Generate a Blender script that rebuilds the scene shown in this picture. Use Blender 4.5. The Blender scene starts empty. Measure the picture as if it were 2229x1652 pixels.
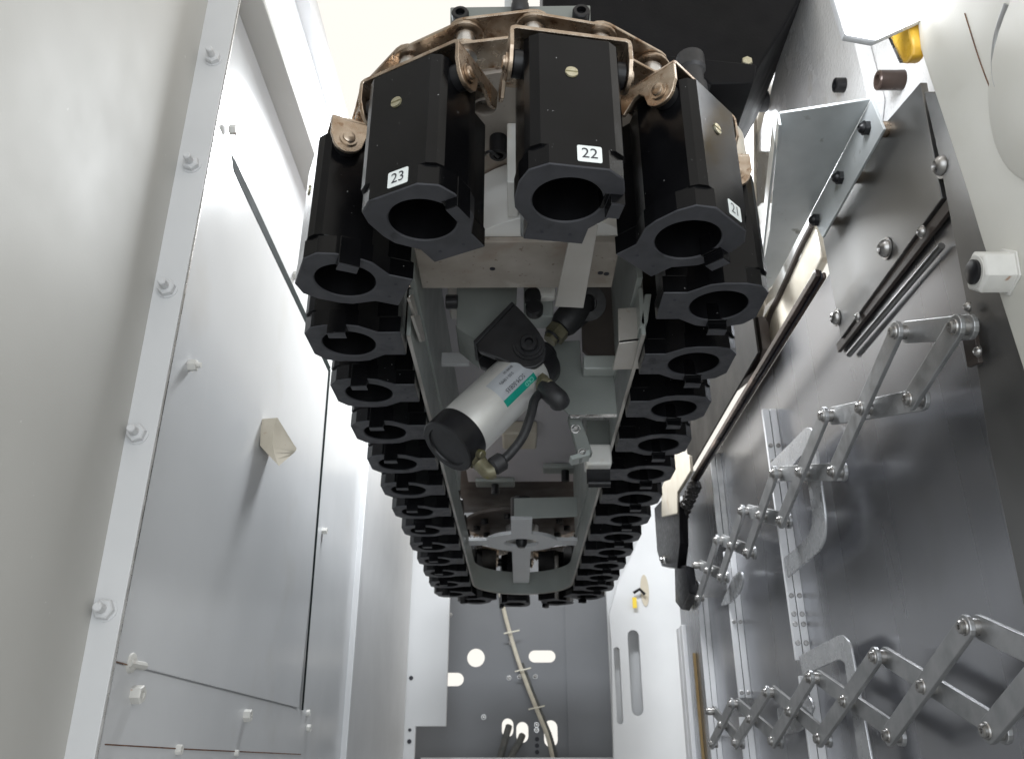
import bpy, bmesh, math, random
from mathutils import Vector, Matrix
random.seed(7)
R = math.radians
S = bpy.context.scene
COL = S.collection
OZ = 1.4                                   # height of the lens above the floor

# ------------------------------------------------------------------ camera
PITCH, YAW, FPX, CX, CY = R(24.73), R(-0.505), 1820.0, 1114.5, 826.0
cd = bpy.data.cameras.new('camera'); cam = bpy.data.objects.new('camera', cd); COL.objects.link(cam)
cam.location = (0, 0, OZ); cam.rotation_euler = (R(90) + PITCH, 0, -YAW)
cd.sensor_width = 36.0; cd.lens = 36.0 * FPX / 2229.0
cd.clip_start = 0.02; cd.clip_end = 200
cd.dof.use_dof = True; cd.dof.focus_distance = 0.98; cd.dof.aperture_fstop = 13
S.camera = cam

# ------------------------------------------------------------------ light
w = bpy.data.worlds.new('World'); S.world = w; w.use_nodes = True
bg = w.node_tree.nodes['Background']
bg.inputs[0].default_value = (1.0, 0.968, 0.90, 1); bg.inputs[1].default_value = 0.95

def area(name, loc, aim, sx, sy, power, color):
    l = bpy.data.lights.new(name, 'AREA'); l.shape = 'RECTANGLE'; l.size = sx; l.size_y = sy
    l.energy = power; l.color = color
    o = bpy.data.objects.new(name, l); COL.objects.link(o)
    o.location = (loc[0], loc[1], loc[2] + OZ)
    d = Vector(aim) - Vector(loc); o.rotation_euler = d.to_track_quat('-Z', 'Y').to_euler()
    return o
area('overhead_tube_light', (-0.08, 1.80, 1.56), (-0.10, 1.80, 0.4), 0.30, 0.7, 46, (0.93, 0.97, 1.0))
area('fill_light', (-0.1, -1.5, 0.1), (0.0, 1.6, 0.35), 3.6, 2.2, 48, (0.80, 0.90, 1.0))  # added fill lamp, unseen behind the camera, lifts everything facing the lens

_wl = (0.40, 0.82, 0.86)
area('work_lamp_light', _wl, (0.53, 1.08, 0.98), 0.07, 0.05, 0.42, (0.93, 0.96, 1.0))
S.view_settings.view_transform = 'Standard'; S.view_settings.look = 'None'
S.view_settings.gamma = 1; S.view_settings.exposure = 0.12
S.cycles.max_bounces = 8

# ------------------------------------------------------------------ geometry helpers
_f = Vector((math.sin(YAW) * math.cos(PITCH), math.cos(YAW) * math.cos(PITCH), math.sin(PITCH)))
_r = Vector((math.cos(YAW), -math.sin(YAW), 0)); _u = _r.cross(_f)
def ray(u, v): return _f * FPX + _r * (u - CX) - _u * (v - CY)
def pX(u, v, x): d = ray(u, v); return d * (x / d.x)        # where a sight line meets the plane x / y / z = const
def pY(u, v, y): d = ray(u, v); return d * (y / d.y)
def pZ(u, v, z): d = ray(u, v); return d * (z / d.z)
def pD(u, v, t): return ray(u, v) * (t / FPX)

BASE = {}
def new_bm(): return bmesh.new()
def box(bm, x0, x1, y0, y1, z0, z1, mat=None):
    vs = [bm.verts.new((x, y, z)) for z in (z0, z1) for x, y in ((x0, y0), (x1, y0), (x1, y1), (x0, y1))]
    if mat: 
        for v in vs: v.co = mat @ v.co
    for f in ((3, 2, 1, 0), (4, 5, 6, 7), (0, 1, 5, 4), (1, 2, 6, 5), (2, 3, 7, 6), (3, 0, 4, 7)):
        bm.faces.new([vs[i] for i in f])
    return bm
def prism(bm, pts, d):
    """closed outline (3D points) pushed along the vector d"""
    d = Vector(d); a = [bm.verts.new(p) for p in pts]; b = [bm.verts.new(Vector(p) + d) for p in pts]
    n = len(pts); f1 = bm.faces.new(a); bm.faces.new(b[::-1])
    for i in range(n): bm.faces.new((a[i], b[i], b[(i + 1) % n], a[(i + 1) % n]))
    return bm
def frame(d):
    d = Vector(d).normalized(); t = Vector((0, 0, 1)) if abs(d.z) < .9 else Vector((1, 0, 0))
    a = d.cross(t).normalized(); return a, d.cross(a).normalized()
def lathe(bm, p0, p1, prof, n=24, rot=0.0, caps=True):
    """prof: list of (t along p0->p1 in metres, radius)"""
    p0 = Vector(p0); p1 = Vector(p1); d = (p1 - p0).normalized(); a, b = frame(d); rings = []
    for t, r in prof:
        rings.append([bm.verts.new(p0 + d * t + (a * math.cos(rot + 2 * math.pi * i / n) + b * math.sin(rot + 2 * math.pi * i / n)) * r) for i in range(n)])
    for q in range(len(rings) - 1):
        for i in range(n):
            j = (i + 1) % n; bm.faces.new((rings[q][i], rings[q][j], rings[q + 1][j], rings[q + 1][i]))
    if caps:
        bm.faces.new(rings[0][::-1]); bm.faces.new(rings[-1])
    return bm
def cyl(bm, p0, p1, r, n=24, rot=0.0, ch=0.0):
    L = (Vector(p1) - Vector(p0)).length
    if ch: return lathe(bm, p0, p1, [(0, r - ch), (ch, r), (L - ch, r), (L, r - ch)], n, rot)
    return lathe(bm, p0, p1, [(0, r), (L, r)], n, rot)
def tube(bm, path, r, n=10):
    path = [Vector(p) for p in path]; rings = []; prev = None
    for i, p in enumerate(path):
        d = (path[min(i + 1, len(path) - 1)] - path[max(i - 1, 0)]).normalized()
        if prev is None: a, b = frame(d)
        else:
            a = (prev - d * prev.dot(d)).normalized(); b = d.cross(a)
        prev = a
        rings.append([bm.verts.new(p + (a * math.cos(2 * math.pi * k / n) + b * math.sin(2 * math.pi * k / n)) * r) for k in range(n)])
    for q in range(len(rings) - 1):
        for k in range(n):
            j = (k + 1) % n; bm.faces.new((rings[q][k], rings[q][j], rings[q + 1][j], rings[q + 1][k]))
    bm.faces.new(rings[0][::-1]); bm.faces.new(rings[-1]); return bm
def spline(pts, k=8):
    pts = [Vector(p) for p in pts]; out = []
    for i in range(len(pts) - 1):
        p0, p1, p2, p3 = pts[max(i - 1, 0)], pts[i], pts[i + 1], pts[min(i + 2, len(pts) - 1)]
        for j in range(k):
            t = j / k
            out.append(.5 * ((2 * p1) + (p2 - p0) * t + (2 * p0 - 5 * p1 + 4 * p2 - p3) * t * t + (3 * p1 - p0 - 3 * p2 + p3) * t ** 3))
    out.append(pts[-1]); return out
def round_poly(pts, r, k=4):
    """2D outline with rounded corners; r one radius or a list"""
    out = []; n = len(pts)
    for i in range(n):
        p = Vector(pts[i]); a = Vector(pts[i - 1]); b = Vector(pts[(i + 1) % n]); rr = r[i] if isinstance(r, (list, tuple)) else r
        if rr <= 0: out.append(tuple(p)); continue
        da = (a - p); db = (b - p); l = min(rr, da.length * .45, db.length * .45)
        s = p + da.normalized() * l; e = p + db.normalized() * l
        for j in range(k + 1):
            t = j / k; out.append(tuple((1 - t) ** 2 * s + 2 * t * (1 - t) * p + t * t * e))
    return out
def plate_holes(outer, holes, to3, d):
    """flat sheet with real holes: outer, holes 2D; to3 maps 2D -> 3D; d thickness vector"""
    bm = bmesh.new(); d = Vector(d)
    loops = []
    for lp in [outer] + holes:
        loops.append([bm.verts.new(to3(*p)) for p in lp])
    edges = []
    for lp in loops:
        for i in range(len(lp)): edges.append(bm.edges.new((lp[i], lp[(i + 1) % len(lp)])))
    bmesh.ops.triangle_fill(bm, use_beauty=True, use_dissolve=False, edges=edges)
    faces = list(bm.faces); mp = {v: bm.verts.new(v.co + d) for lp in loops for v in lp}
    for f in faces: bm.faces.new([mp[v] for v in reversed(f.verts)])
    for lp in loops:
        for i in range(len(lp)):
            a, b = lp[i], lp[(i + 1) % len(lp)]; bm.faces.new((a, b, mp[b], mp[a]))
    return bm
def ngon(cx, cy, r, n=20, r2=None):
    r2 = r2 or r; return [(cx + r * math.cos(2 * math.pi * i / n), cy + r2 * math.sin(2 * math.pi * i / n)) for i in range(n)]
def slot2(cx, cy, wd, ht, n=8):
    out = []
    if wd >= ht:
        r = ht / 2; l = wd / 2 - r
        for i in range(n + 1): a = -math.pi / 2 + math.pi * i / n; out.append((cx + l + r * math.cos(a), cy + r * math.sin(a)))
        for i in range(n + 1): a = math.pi / 2 + math.pi * i / n; out.append((cx - l + r * math.cos(a), cy + r * math.sin(a)))
    else:
        r = wd / 2; l = ht / 2 - r
        for i in range(n + 1): a = math.pi * i / n; out.append((cx + r * math.cos(a), cy + l + r * math.sin(a)))
        for i in range(n + 1): a = math.pi + math.pi * i / n; out.append((cx + r * math.cos(a), cy - l + r * math.sin(a)))
    return out

def finish(bm, bevel=0.0, smooth=35, seg=2):
    bmesh.ops.recalc_face_normals(bm, faces=bm.faces)
    if bevel:
        es = [e for e in bm.edges if len(e.link_faces) == 2 and e.calc_face_angle(0) > R(28)]
        bmesh.ops.bevel(bm, geom=es, offset=bevel, segments=seg, affect='EDGES', clamp_overlap=True, profile=.5)
    me = bpy.data.meshes.new('m'); bm.to_mesh(me); bm.free()
    for p in me.polygons: p.use_smooth = True
    me.set_sharp_from_angle(angle=R(min(smooth, 20) if bevel else smooth))
    return me
def part(name, bm, mat, parent=None, bevel=0.0, smooth=35, label=None, seg=2):
    me = finish(bm, bevel, smooth, seg); me.materials.append(M[mat]); me.name = name
    o = bpy.data.objects.new(name, me); COL.objects.link(o)
    if parent is not None:
        b = BASE[parent]; me.transform(Matrix.Translation(-b)); o.parent = parent; BASE[o] = b
    else:
        o.location = (0, 0, OZ); BASE[o] = Vector((0, 0, 0))
    if label: o['label'] = label
    return o
def tag(o, label, cat=None, group=None, kind=None):
    o['label'] = label
    if cat: o['category'] = cat
    if group: o['group'] = group
    if kind: o['kind'] = kind
    return o
def thing(name, base, label, cat, group=None):
    o = bpy.data.objects.new(name, None); o.empty_display_size = .02; COL.objects.link(o)
    b = Vector(base); o.location = b + Vector((0, 0, OZ)); BASE[o] = b
    return tag(o, label, cat, group)
def recentre(o):
    """give a one-mesh thing an origin at its own middle"""
    me = o.data; n = len(me.vertices); c = Vector((0, 0, 0))
    for v in me.vertices: c += v.co
    c /= n; me.transform(Matrix.Translation(-c)); o.location = o.location + c; return o
def single(name, bm, mat, label, cat, group=None, bevel=0.0, smooth=35, seg=2):
    o = part(name, bm, mat, None, bevel, smooth, seg=seg); tag(o, label, cat, group); return recentre(o)
def copy_tree(o, parent=None):
    c = o.copy(); COL.objects.link(c); c.parent = parent
    for ch in [x for x in o.children]: copy_tree(ch, c)
    return c
def text_bm(s, size, M4):
    cu = bpy.data.curves.new('t', 'FONT'); cu.body = s; cu.size = size; cu.align_x = 'CENTER'; cu.align_y = 'CENTER'; cu.resolution_u = 3
    o = bpy.data.objects.new('t', cu); COL.objects.link(o); bpy.context.view_layer.update()
    me = bpy.data.meshes.new_from_object(o.evaluated_get(bpy.context.evaluated_depsgraph_get()))
    bpy.data.objects.remove(o); bpy.data.curves.remove(cu)
    me.transform(M4); bm = bmesh.new(); bm.from_mesh(me); bpy.data.meshes.remove(me); return bm

# ------------------------------------------------------------------ materials
M = {}
def mk(name, c1, c2=None, scale=12.0, rough=(.4, .5), metal=0.0, bump=0.0, bscale=300.0, stretch=None, spots=None, coat=0.0, spec=.5, dist=.002, detail=5.0, lo=.35, hi=.65, scratch=0.0, streak=None):
    m = bpy.data.materials.new(name); m.use_nodes = True; nt = m.node_tree; N = nt.nodes; L = nt.links
    b = N['Principled BSDF']; geo = N.new('ShaderNodeNewGeometry'); mp = N.new('ShaderNodeMapping')
    L.new(geo.outputs['Position'], mp.inputs['Vector'])
    if stretch: mp.inputs['Scale'].default_value = stretch
    nz = N.new('ShaderNodeTexNoise'); nz.inputs['Scale'].default_value = scale; nz.inputs['Detail'].default_value = detail
    L.new(mp.outputs[0], nz.inputs['Vector'])
    cr = N.new('ShaderNodeValToRGB'); cr.color_ramp.elements[0].position = lo; cr.color_ramp.elements[1].position = hi
    cr.color_ramp.elements[0].color = (*c1, 1); cr.color_ramp.elements[1].color = (*(c2 or c1), 1)
    L.new(nz.outputs['Fac'], cr.inputs[0]); col = cr.outputs[0]
    def mixin(col, c, sc, t0, t1, st=None, amt=1.0):
        n2 = N.new('ShaderNodeTexNoise'); n2.inputs['Scale'].default_value = sc; n2.inputs['Detail'].default_value = 4
        if st:
            m2 = N.new('ShaderNodeMapping'); m2.inputs['Scale'].default_value = st; L.new(geo.outputs['Position'], m2.inputs['Vector']); L.new(m2.outputs[0], n2.inputs['Vector'])
        else: L.new(geo.outputs['Position'], n2.inputs['Vector'])
        mr = N.new('ShaderNodeMapRange'); mr.inputs[1].default_value = t0; mr.inputs[2].default_value = t1; mr.inputs[4].default_value = amt
        L.new(n2.outputs['Fac'], mr.inputs[0])
        mx = N.new('ShaderNodeMix'); mx.data_type = 'RGBA'; L.new(mr.outputs[0], mx.inputs[0]); L.new(col, mx.inputs[6]); mx.inputs[7].default_value = (*c, 1)
        return mx.outputs[2]
    for s in (spots or []): col = mixin(col, *s)
    L.new(col, b.inputs['Base Color'])
    mr = N.new('ShaderNodeMapRange'); mr.inputs[1].default_value = .3; mr.inputs[2].default_value = .7
    mr.inputs[3].default_value = rough[0]; mr.inputs[4].default_value = rough[1]
    n3 = N.new('ShaderNodeTexNoise'); n3.inputs['Scale'].default_value = scale * 2.3; n3.inputs['Detail'].default_value = min(4.0, detail - .5 if detail < 2 else 4.0)
    L.new(mp.outputs[0], n3.inputs['Vector']); L.new(n3.outputs['Fac'], mr.inputs[0]); L.new(mr.outputs[0], b.inputs['Roughness'])
    b.inputs['Metallic'].default_value = metal; b.inputs['Specular IOR Level'].default_value = spec
    b.inputs['Coat Weight'].default_value = coat; b.inputs['Coat Roughness'].default_value = .12
    if bump:
        n4 = N.new('ShaderNodeTexNoise'); n4.inputs['Scale'].default_value = bscale; n4.inputs['Detail'].default_value = 3
        L.new(mp.outputs[0], n4.inputs['Vector'])
        bp = N.new('ShaderNodeBump'); bp.inputs['Strength'].default_value = bump; bp.inputs['Distance'].default_value = dist
        L.new(n4.outputs['Fac'], bp.inputs['Height']); L.new(bp.outputs[0], b.inputs['Normal'])
    M[name] = m; return m

mk('panel_paint', (.44, .435, .415), (.48, .475, .455), 4, (.55, .64), spec=.3, bump=.04, bscale=500, spots=[((.62, .62, .6), 90, .74, .78), ((.40, .38, .34), 2.2, .6, .8, None, .35)])
mk('wall_paint', (.58, .59, .605), (.63, .64, .655), 3, (.16, .25), bump=.05, bscale=420, spots=[((.75, .75, .75), 160, .75, .79), ((.52, .50, .47), 5, .62, .8, None, .5), ((.7, .7, .7), 30, .66, .75, (1, 1, .15), .12)])
mk('flange_paint', (.55, .555, .565), (.59, .595, .605), 6, (.38, .48), bump=.03, bscale=600)
mk('white_paint', (.60, .615, .64), (.66, .675, .70), 4, (.35, .5), bump=.03, bscale=300)
mk('cabinet_paint', (.56, .57, .585), (.61, .62, .635), 3, (.35, .5))
mk('gap_dark', (.008, .014, .014), (.006, .010, .010), 10, (.7, .8), spec=.05)
mk('plastic_cream', (.52, .47, .38), (.58, .53, .44), 20, (.45, .55), bump=.05, bscale=200, spots=[((.35, .16, .08), 60, .66, .74, None, .7)])
mk('nut_white', (.60, .59, .56), (.68, .67, .64), 40, (.4, .55), spots=[((.35, .17, .08), 70, .68, .76, None, .8)])
mk('rust', (.10, .045, .03), (.22, .12, .07), 90, (.7, .9))
mk('back_panel', (.14, .147, .16), (.165, .172, .187), 2.5, (.38, .5), bump=.03, bscale=200)
mk('black_pot', (.0028, .0028, .0032), (.005, .005, .0058), 14, (.14, .26), spec=.2, bump=.03, bscale=900, spots=[((.30, .30, .30), 230, .735, .76), ((.10, .10, .105), 55, .74, .80, (1, 1, .12), .6)])
mk('pot_face_lit', (.040, .041, .047), (.054, .055, .063), 30, (.42, .6), spec=.4, bump=.05, bscale=1200, spots=[((.015, .015, .017), 35, .62, .75)])  # lighter copy of the pot black, light on downward faces put into the colour
mk('pot_bore', (.003, .003, .0035), (.005, .005, .006), 30, (.4, .5), spec=.15)
mk('black_oxide', (.007, .007, .008), (.013, .013, .015), 40, (.28, .42), spec=.35, spots=[((.25, .25, .25), 260, .77, .80)])
mk('guard_dark', (.010, .009, .008), (.018, .016, .014), 6, (.5, .7), spec=.2)
mk('rubber', (.012, .012, .013), (.02, .02, .022), 60, (.45, .6))
mk('oily_steel', (.34, .255, .185), (.52, .44, .36), 45, (.22, .38), metal=.95, bump=.08, bscale=700, spots=[((.16, .07, .02), 60, .58, .72, None, .8), ((.05, .03, .02), 30, .66, .8)])
mk('bright_steel', (.55, .54, .53), (.68, .67, .66), 40, (.2, .35), metal=1.0)
mk('zinc_yellow', (.45, .42, .30), (.55, .52, .40), 120, (.25, .4), metal=.9)
mk('zinc', (.50, .53, .54), (.60, .63, .64), 14, (.34, .46), metal=.4, bump=.05, bscale=900, spots=[((.16, .16, .13), 26, .64, .71, None, .8)])
mk('zinc_warm', (.52, .49, .45), (.62, .60, .57), 9, (.28, .44), metal=.6, bump=.05, bscale=1200, spots=[((.3, .22, .15), 50, .68, .78, None, .6)])
mk('dirty_plate', (.36, .32, .28), (.47, .43, .39), 14, (.42, .6), metal=.25, bump=.08, bscale=240, spots=[((.14, .10, .07), 110, .64, .72, None, .8), ((.25, .15, .09), 12, .56, .76, None, .75), ((.55, .52, .48), 30, .62, .75, None, .6)])
mk('guide_paint', (.28, .305, .29), (.33, .35, .335), 10, (.3, .45), bump=.04, bscale=400, spots=[((.6, .6, .58), 120, .74, .78, (1, 1, 3), .8)])
mk('bracket_paint', (.15, .163, .152), (.19, .203, .19), 10, (.38, .5), bump=.04, bscale=500)
mk('frame_roof', (.50, .48, .51), (.56, .54, .57), 4, (.4, .55))
mk('brown_cover', (.045, .035, .03), (.07, .055, .048), 8, (.4, .6))
mk('barrel', (.68, .675, .65), (.74, .735, .71), 20, (.3, .38), metal=.55, bump=.02, bscale=900, spots=[((.20, .14, .05), 70, .73, .77)])
mk('label_silver', (.50, .53, .57), (.55, .58, .62), 30, (.3, .4), metal=.5)
mk('label_green', (.0, .20, .15), (.0, .24, .18), 60, (.4, .5))
mk('label_white', (.70, .74, .73), (.75, .78, .77), 60, (.4, .5))
mk('ink', (.02, .02, .03), None, 10, (.5, .6))
mk('ink_light', (.25, .55, .45), None, 10, (.5, .6))
mk('brass', (.10, .092, .055), (.18, .165, .11), 70, (.34, .5), metal=.4, spots=[((.16, .15, .06), 60, .6, .7)])
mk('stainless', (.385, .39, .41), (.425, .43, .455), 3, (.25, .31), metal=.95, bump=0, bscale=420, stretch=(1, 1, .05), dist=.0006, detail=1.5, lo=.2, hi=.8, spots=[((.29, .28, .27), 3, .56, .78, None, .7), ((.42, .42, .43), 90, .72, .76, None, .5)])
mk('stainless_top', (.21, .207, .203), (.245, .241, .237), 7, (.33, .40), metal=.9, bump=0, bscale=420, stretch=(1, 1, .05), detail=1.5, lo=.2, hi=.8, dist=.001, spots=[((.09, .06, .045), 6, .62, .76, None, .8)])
mk('link_steel', (.36, .365, .37), (.46, .46, .465), 30, (.34, .5), metal=.8, bump=.06, bscale=300)
mk('loop_steel', (.48, .485, .50), (.56, .565, .58), 18, (.22, .32), metal=.45)
mk('screw_steel', (.30, .29, .28), (.42, .41, .40), 60, (.25, .4), metal=.9)
mk('hinge_bright', (.84, .84, .86), (.88, .88, .90), 10, (.3, .4), metal=.1)  # bright reflection on the strips put into a near white base colour
mk('cast_white', (.74, .74, .74), (.80, .80, .80), 8, (.2, .3), bump=.45, bscale=170, dist=.003, spots=[((.45, .38, .24), 7, .62, .78, None, .6)])
mk('cast_cream', (.50, .45, .36), (.58, .53, .45), 9, (.35, .5), bump=.12, bscale=130, spots=[((.32, .20, .08), 9, .60, .75, None, .7)])
mk('cover_cream', (.56, .55, .50), (.61, .60, .555), 4, (.42, .55), bump=.06, bscale=260, spots=[((.38, .32, .20), 3.5, .66, .82, None, .5)])
mk('wiper', (.30, .20, .08), (.36, .25, .12), 30, (.5, .6))
mk('amber', (.62, .36, .03), (.66, .42, .05), 20, (.25, .35))
mk('hub_white', (.84, .84, .83), (.88, .88, .87), 12, (.35, .45))
mk('nylon', (.74, .735, .70), (.80, .79, .76), 20, (.35, .45), spots=[((.55, .42, .2), 14, .66, .8, None, .6)])
mk('seal_brown', (.030, .021, .018), (.085, .06, .05), 16, (.25, .35), metal=.3, spec=.3, bump=.06, bscale=60, spots=[((.28, .20, .16), 9, .58, .72, None, .8)])
mk('motor_black', (.003, .003, .0035), (.005, .005, .006), 8, (.5, .65), bump=.1, bscale=220, spec=.1)
mk('grease', (.012, .011, .011), (.03, .028, .027), 40, (.12, .3), bump=.8, bscale=90, dist=.006)
mk('cable', (.52, .48, .40), (.6, .56, .47), 40, (.5, .6))
mk('cable_dark', (.05, .055, .055), (.09, .09, .085), 40, (.5, .6))
mk('tie', (.75, .72, .62), None, 40, (.4, .5))
mk('yellow_tag', (.75, .55, .05), None, 40, (.5, .6))
mk('floor_paint', (.44, .44, .43), (.50, .50, .49), 3, (.5, .7))
def emit(name, c, s):
    m = bpy.data.materials.new(name); m.use_nodes = True; b = m.node_tree.nodes['Principled BSDF']
    b.inputs['Base Color'].default_value = (.8, .8, .8, 1); b.inputs['Emission Color'].default_value = (*c, 1); b.inputs['Emission Strength'].default_value = s; M[name] = m
emit('lamp_glow', (.95, .97, 1.0), 5.0)

def hexnut(bm, p, d, r, h, stud=0.0, rs=None, rot=0.3):
    p = Vector(p); d = Vector(d).normalized()
    lathe(bm, p, p + d, [(0, r), (h * .82, r), (h, r * .88)], 6, rot)
    if stud: lathe(bm, p + d * h * .9, p + d, [(0, rs), (stud - rs * .3, rs), (stud, rs * .75)], 12)
def socket_bolt(bm, p, d, r, h):
    """cap screw with a hollow socket"""
    p = Vector(p); d = Vector(d).normalized()
    lathe(bm, p, p + d, [(0, r), (h - r * .12, r), (h, r * .88), (h, r * .55), (h * .45, r * .5)], 20)
def dome_bolt(bm, p, d, r, h):
    p = Vector(p); d = Vector(d).normalized()
    lathe(bm, p, p + d, [(0, r * 1.25), (h * .15, r * 1.25), (h * .15, r), (h * .5, r * .93), (h * .85, r * .68), (h, r * .45), (h * .8, r * .38), (h * .55, r * .3)], 20)
UPX = Vector((1, 0, 0)); UPY = Vector((0, 1, 0)); UPZ = Vector((0, 0, 1))
def struct(o, label): o['kind'] = 'structure'; o['label'] = label; return o

# ================================================================== the enclosure
# floor of the machine bay (out of view, bounces light)
bm = new_bm(); box(bm, -3, 3, -2.5, 6, -1.42, -1.4)
struct(part('floor', bm, 'floor_paint'), 'grey painted workshop floor under the machine')

# near left panel, flange and studs
FY = 0.85
bm = new_bm(); prism(bm, [(-.424 - .0155 * z, -.2, z) for z in (-1.4, 1.6)] + [(-.424 - .0155 * z, FY, z) for z in (1.6, -1.4)], (-.02, 0, 0))
struct(part('left_wall_near', bm, 'panel_paint'), 'smooth grey painted panel filling the left edge of the picture')
fl = thing('bolted_flange', (-.418, FY, -1.4), 'upright pale grey flange strip with a column of painted nuts on the left', 'flange')
bm = new_bm(); box(bm, -.4605, -.396, FY, FY + .006, -1.4, 1.6)
part('strip', bm, 'flange_paint', fl, .0008)
bm = new_bm(); box(bm, -.3958, -.3942, FY + .0015, FY + .0035, -1.4, 1.6); part('sheet_edge', bm, 'bright_steel', fl)
for (u, v) in ((465, 130), (418, 360), (365, 630), (300, 945), (230, 1327)):
    p = pY(u, v, FY); bm = new_bm(); hexnut(bm, p, -UPY, .0105, .0078, .0135, .0048, .25 + v * .01)
    lathe(bm, p, p - UPY, [(0, .0122), (.0010, .0122)], 20); part('painted_nut', bm, 'flange_paint', fl, smooth=30)

# inner left wall, its hatch, lip and upper sheet
WX = -.42
bm = new_bm(); box(bm, WX - .02, WX, FY + .008, 2.14, -1.4, 1.03)
lw = part('left_wall', bm, 'wall_paint'); struct(lw, 'glossy grey painted inner wall on the left behind the flange')
bm = new_bm(); box(bm, WX - .06, WX + .042, FY + .008, 2.14, 1.031, 1.043); part('top_lip', bm, 'panel_paint', lw, .002)
bm = new_bm(); box(bm, WX - .12, WX - .06, FY - .3, 2.6, 1.044, 1.50); part('upper_sheet', bm, 'white_paint', lw)
bm = new_bm(); box(bm, WX - .13, WX - .03, FY - .3, 2.6, 1.50, 1.56); part('upper_rail', bm, 'flange_paint', lw, .003)
hatch = thing('hatch_door', (WX, 1.3, .095), 'flat grey hatch in the left wall outlined by a dark gap', 'hatch')
ht = .806
bm = new_bm(); box(bm, WX + .0005, WX + .004, FY + .012, 1.684, .097, ht); part('hatch_panel', bm, 'wall_paint', hatch, .0012)
bm = new_bm(); prism(bm, [pX(u, v, WX + .0042) for u, v in ((503, 334), (513, 350), (719.5, 800), (715, 808), (509, 374))], (.0004, 0, 0))
prism(bm, [pX(u, v, WX + .0042) for u, v in ((715, 806), (719.5, 803), (660, 1545), (656, 1545))], (.0004, 0, 0))
prism(bm, [pX(u, v, WX + .0042) for u, v in ((486, 296), (488, 296), (505, 336), (503, 336))], (.0004, 0, 0))
part('seam_gap', bm, 'gap_dark', hatch)
bm = new_bm(); prism(bm, [pX(248, 1437, WX + .0042), pX(280, 1446, WX + .0042), pX(280, 1448.5, WX + .0042), pX(248, 1439.5, WX + .0042)], (.0004, 0, 0)); part('rust_line', bm, 'rust', hatch)
bm = new_bm(); lathe(bm, pX(278, 1442, WX), pX(278, 1442, WX) + UPX, [(0, .012), (.006, .010), (.008, .006)], 12)
tube(bm, [pX(280, 1443, WX + .005), pX(296, 1446, WX + .006), pX(314, 1449, WX + .005)], .0045, 8); part('weld_blob', bm, 'nut_white', hatch)
# lower plate below the hatch
lp = thing('lower_plate', (WX, 1.3, -.9), 'grey lower wall plate below the hatch with painted nuts along it', 'plate')
bm = new_bm(); box(bm, WX + .0004, WX + .003, FY + .012, 1.80, .004, .0955); part('sheet', bm, 'wall_paint', lp, .0008)
bm = new_bm(); box(bm, WX + .0004, WX + .0022, FY + .012, 1.8, -1.2, .0); part('skirt', bm, 'wall_paint', lp, .0008)
bm = new_bm(); prism(bm, [pX(228, 1618, WX + .0032), pX(420, 1629, WX + .0032), pX(655, 1640, WX + .0032), pX(655, 1642, WX + .0032), pX(420, 1632, WX + .0032), pX(228, 1621, WX + .0032)], (.0004, 0, 0)); part('rust_line', bm, 'rust', lp)
for (u, v, r) in ((290, 1511, .0098), (533, 1557, .0092), (669, 1584, .0068), (668, 1551, .006), (385, 1631, .006), (512, 1638, .0045)):
    p = pX(u, v, WX + .003); bm = new_bm(); lathe(bm, p, p + UPX, [(0, r), (r * .95, r), (r * 1.1, r * .9), (r * 1.1, r * .5), (r * .6, r * .45)], 6 if r > .008 else 10, .4)
    part('nut', bm, 'nut_white', lp, smooth=28)
for (u, v, r, lb) in ((500, 283, .0078, 'white nut high on the left wall above the hatch'), (411, 795, .0078, 'white nut with its stud beside the flange at mid height'),
                  (640, 600, .0085, 'small pale nut right of the slanting hatch gap'), (702, 1155, .0075, 'small pale nut beside the upright hatch gap')):
    p = pX(u, v, WX + .0035 if u < 600 else WX); bm = new_bm()
    lathe(bm, p, p + UPX, [(0, r), (r * 1.2, r), (r * 1.35, r * .85), (r * 1.35, r * .5), (r * .8, r * .45)], 6, .2)
    if u == 411: lathe(bm, p, p + UPX, [(0, r * .45), (r * 2, r * .45)], 10)
    single('wall_nut', bm, 'nut_white', lb, 'nut', smooth=28)
# wedge-shaped bumper on the hatch
bp = thing('bumper_block', pX(600, 960, WX), 'cream plastic wedge bumper fixed on the hatch of the left wall', 'bumper')
ya_ = pX(567, 940, WX + .004).y
A_, B_, C_, D_, E_ = [pY(u, v, ya_) for u, v in ((568, 912), (604, 909), (586, 958), (607, 1014), (566, 970))]
F_, G_ = pY(638, 966, ya_ + .06), pY(637, 988, ya_ + .06); H_, I_ = Vector((WX + .003, F_.y, F_.z)), Vector((WX + .003, G_.y, G_.z))
q_ = C_ + (C_ - (B_ + D_) / 2) * .25
cn = [(1 - t_) ** 2 * B_ + 2 * t_ * (1 - t_) * q_ + t_ * t_ * D_ for t_ in [i_ / 8 for i_ in range(9)]]
cf = [F_ + (G_ - F_) * (i_ / 8) + Vector((.006 * math.sin(math.pi * i_ / 8), 0, 0)) for i_ in range(9)]
bm = new_bm(); vn = [bm.verts.new(p) for p in cn]; vf = [bm.verts.new(p) for p in cf]; A_, E_, H_, I_ = [bm.verts.new(p) for p in (A_, E_, H_, I_)]
for i_ in range(8): bm.faces.new((vn[i_], vf[i_], vf[i_ + 1], vn[i_ + 1]))
for i_ in range(4): bm.faces.new((A_, vn[i_], vn[i_ + 1])); bm.faces.new((E_, vn[i_ + 4], vn[i_ + 5]))
for f_ in ((A_, vn[4], E_), (A_, H_, vf[0], vn[0]), (H_, I_, *vf[::-1]), (E_, vn[8], vf[8], I_), (A_, E_, I_, H_)): bm.faces.new(f_)
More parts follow.
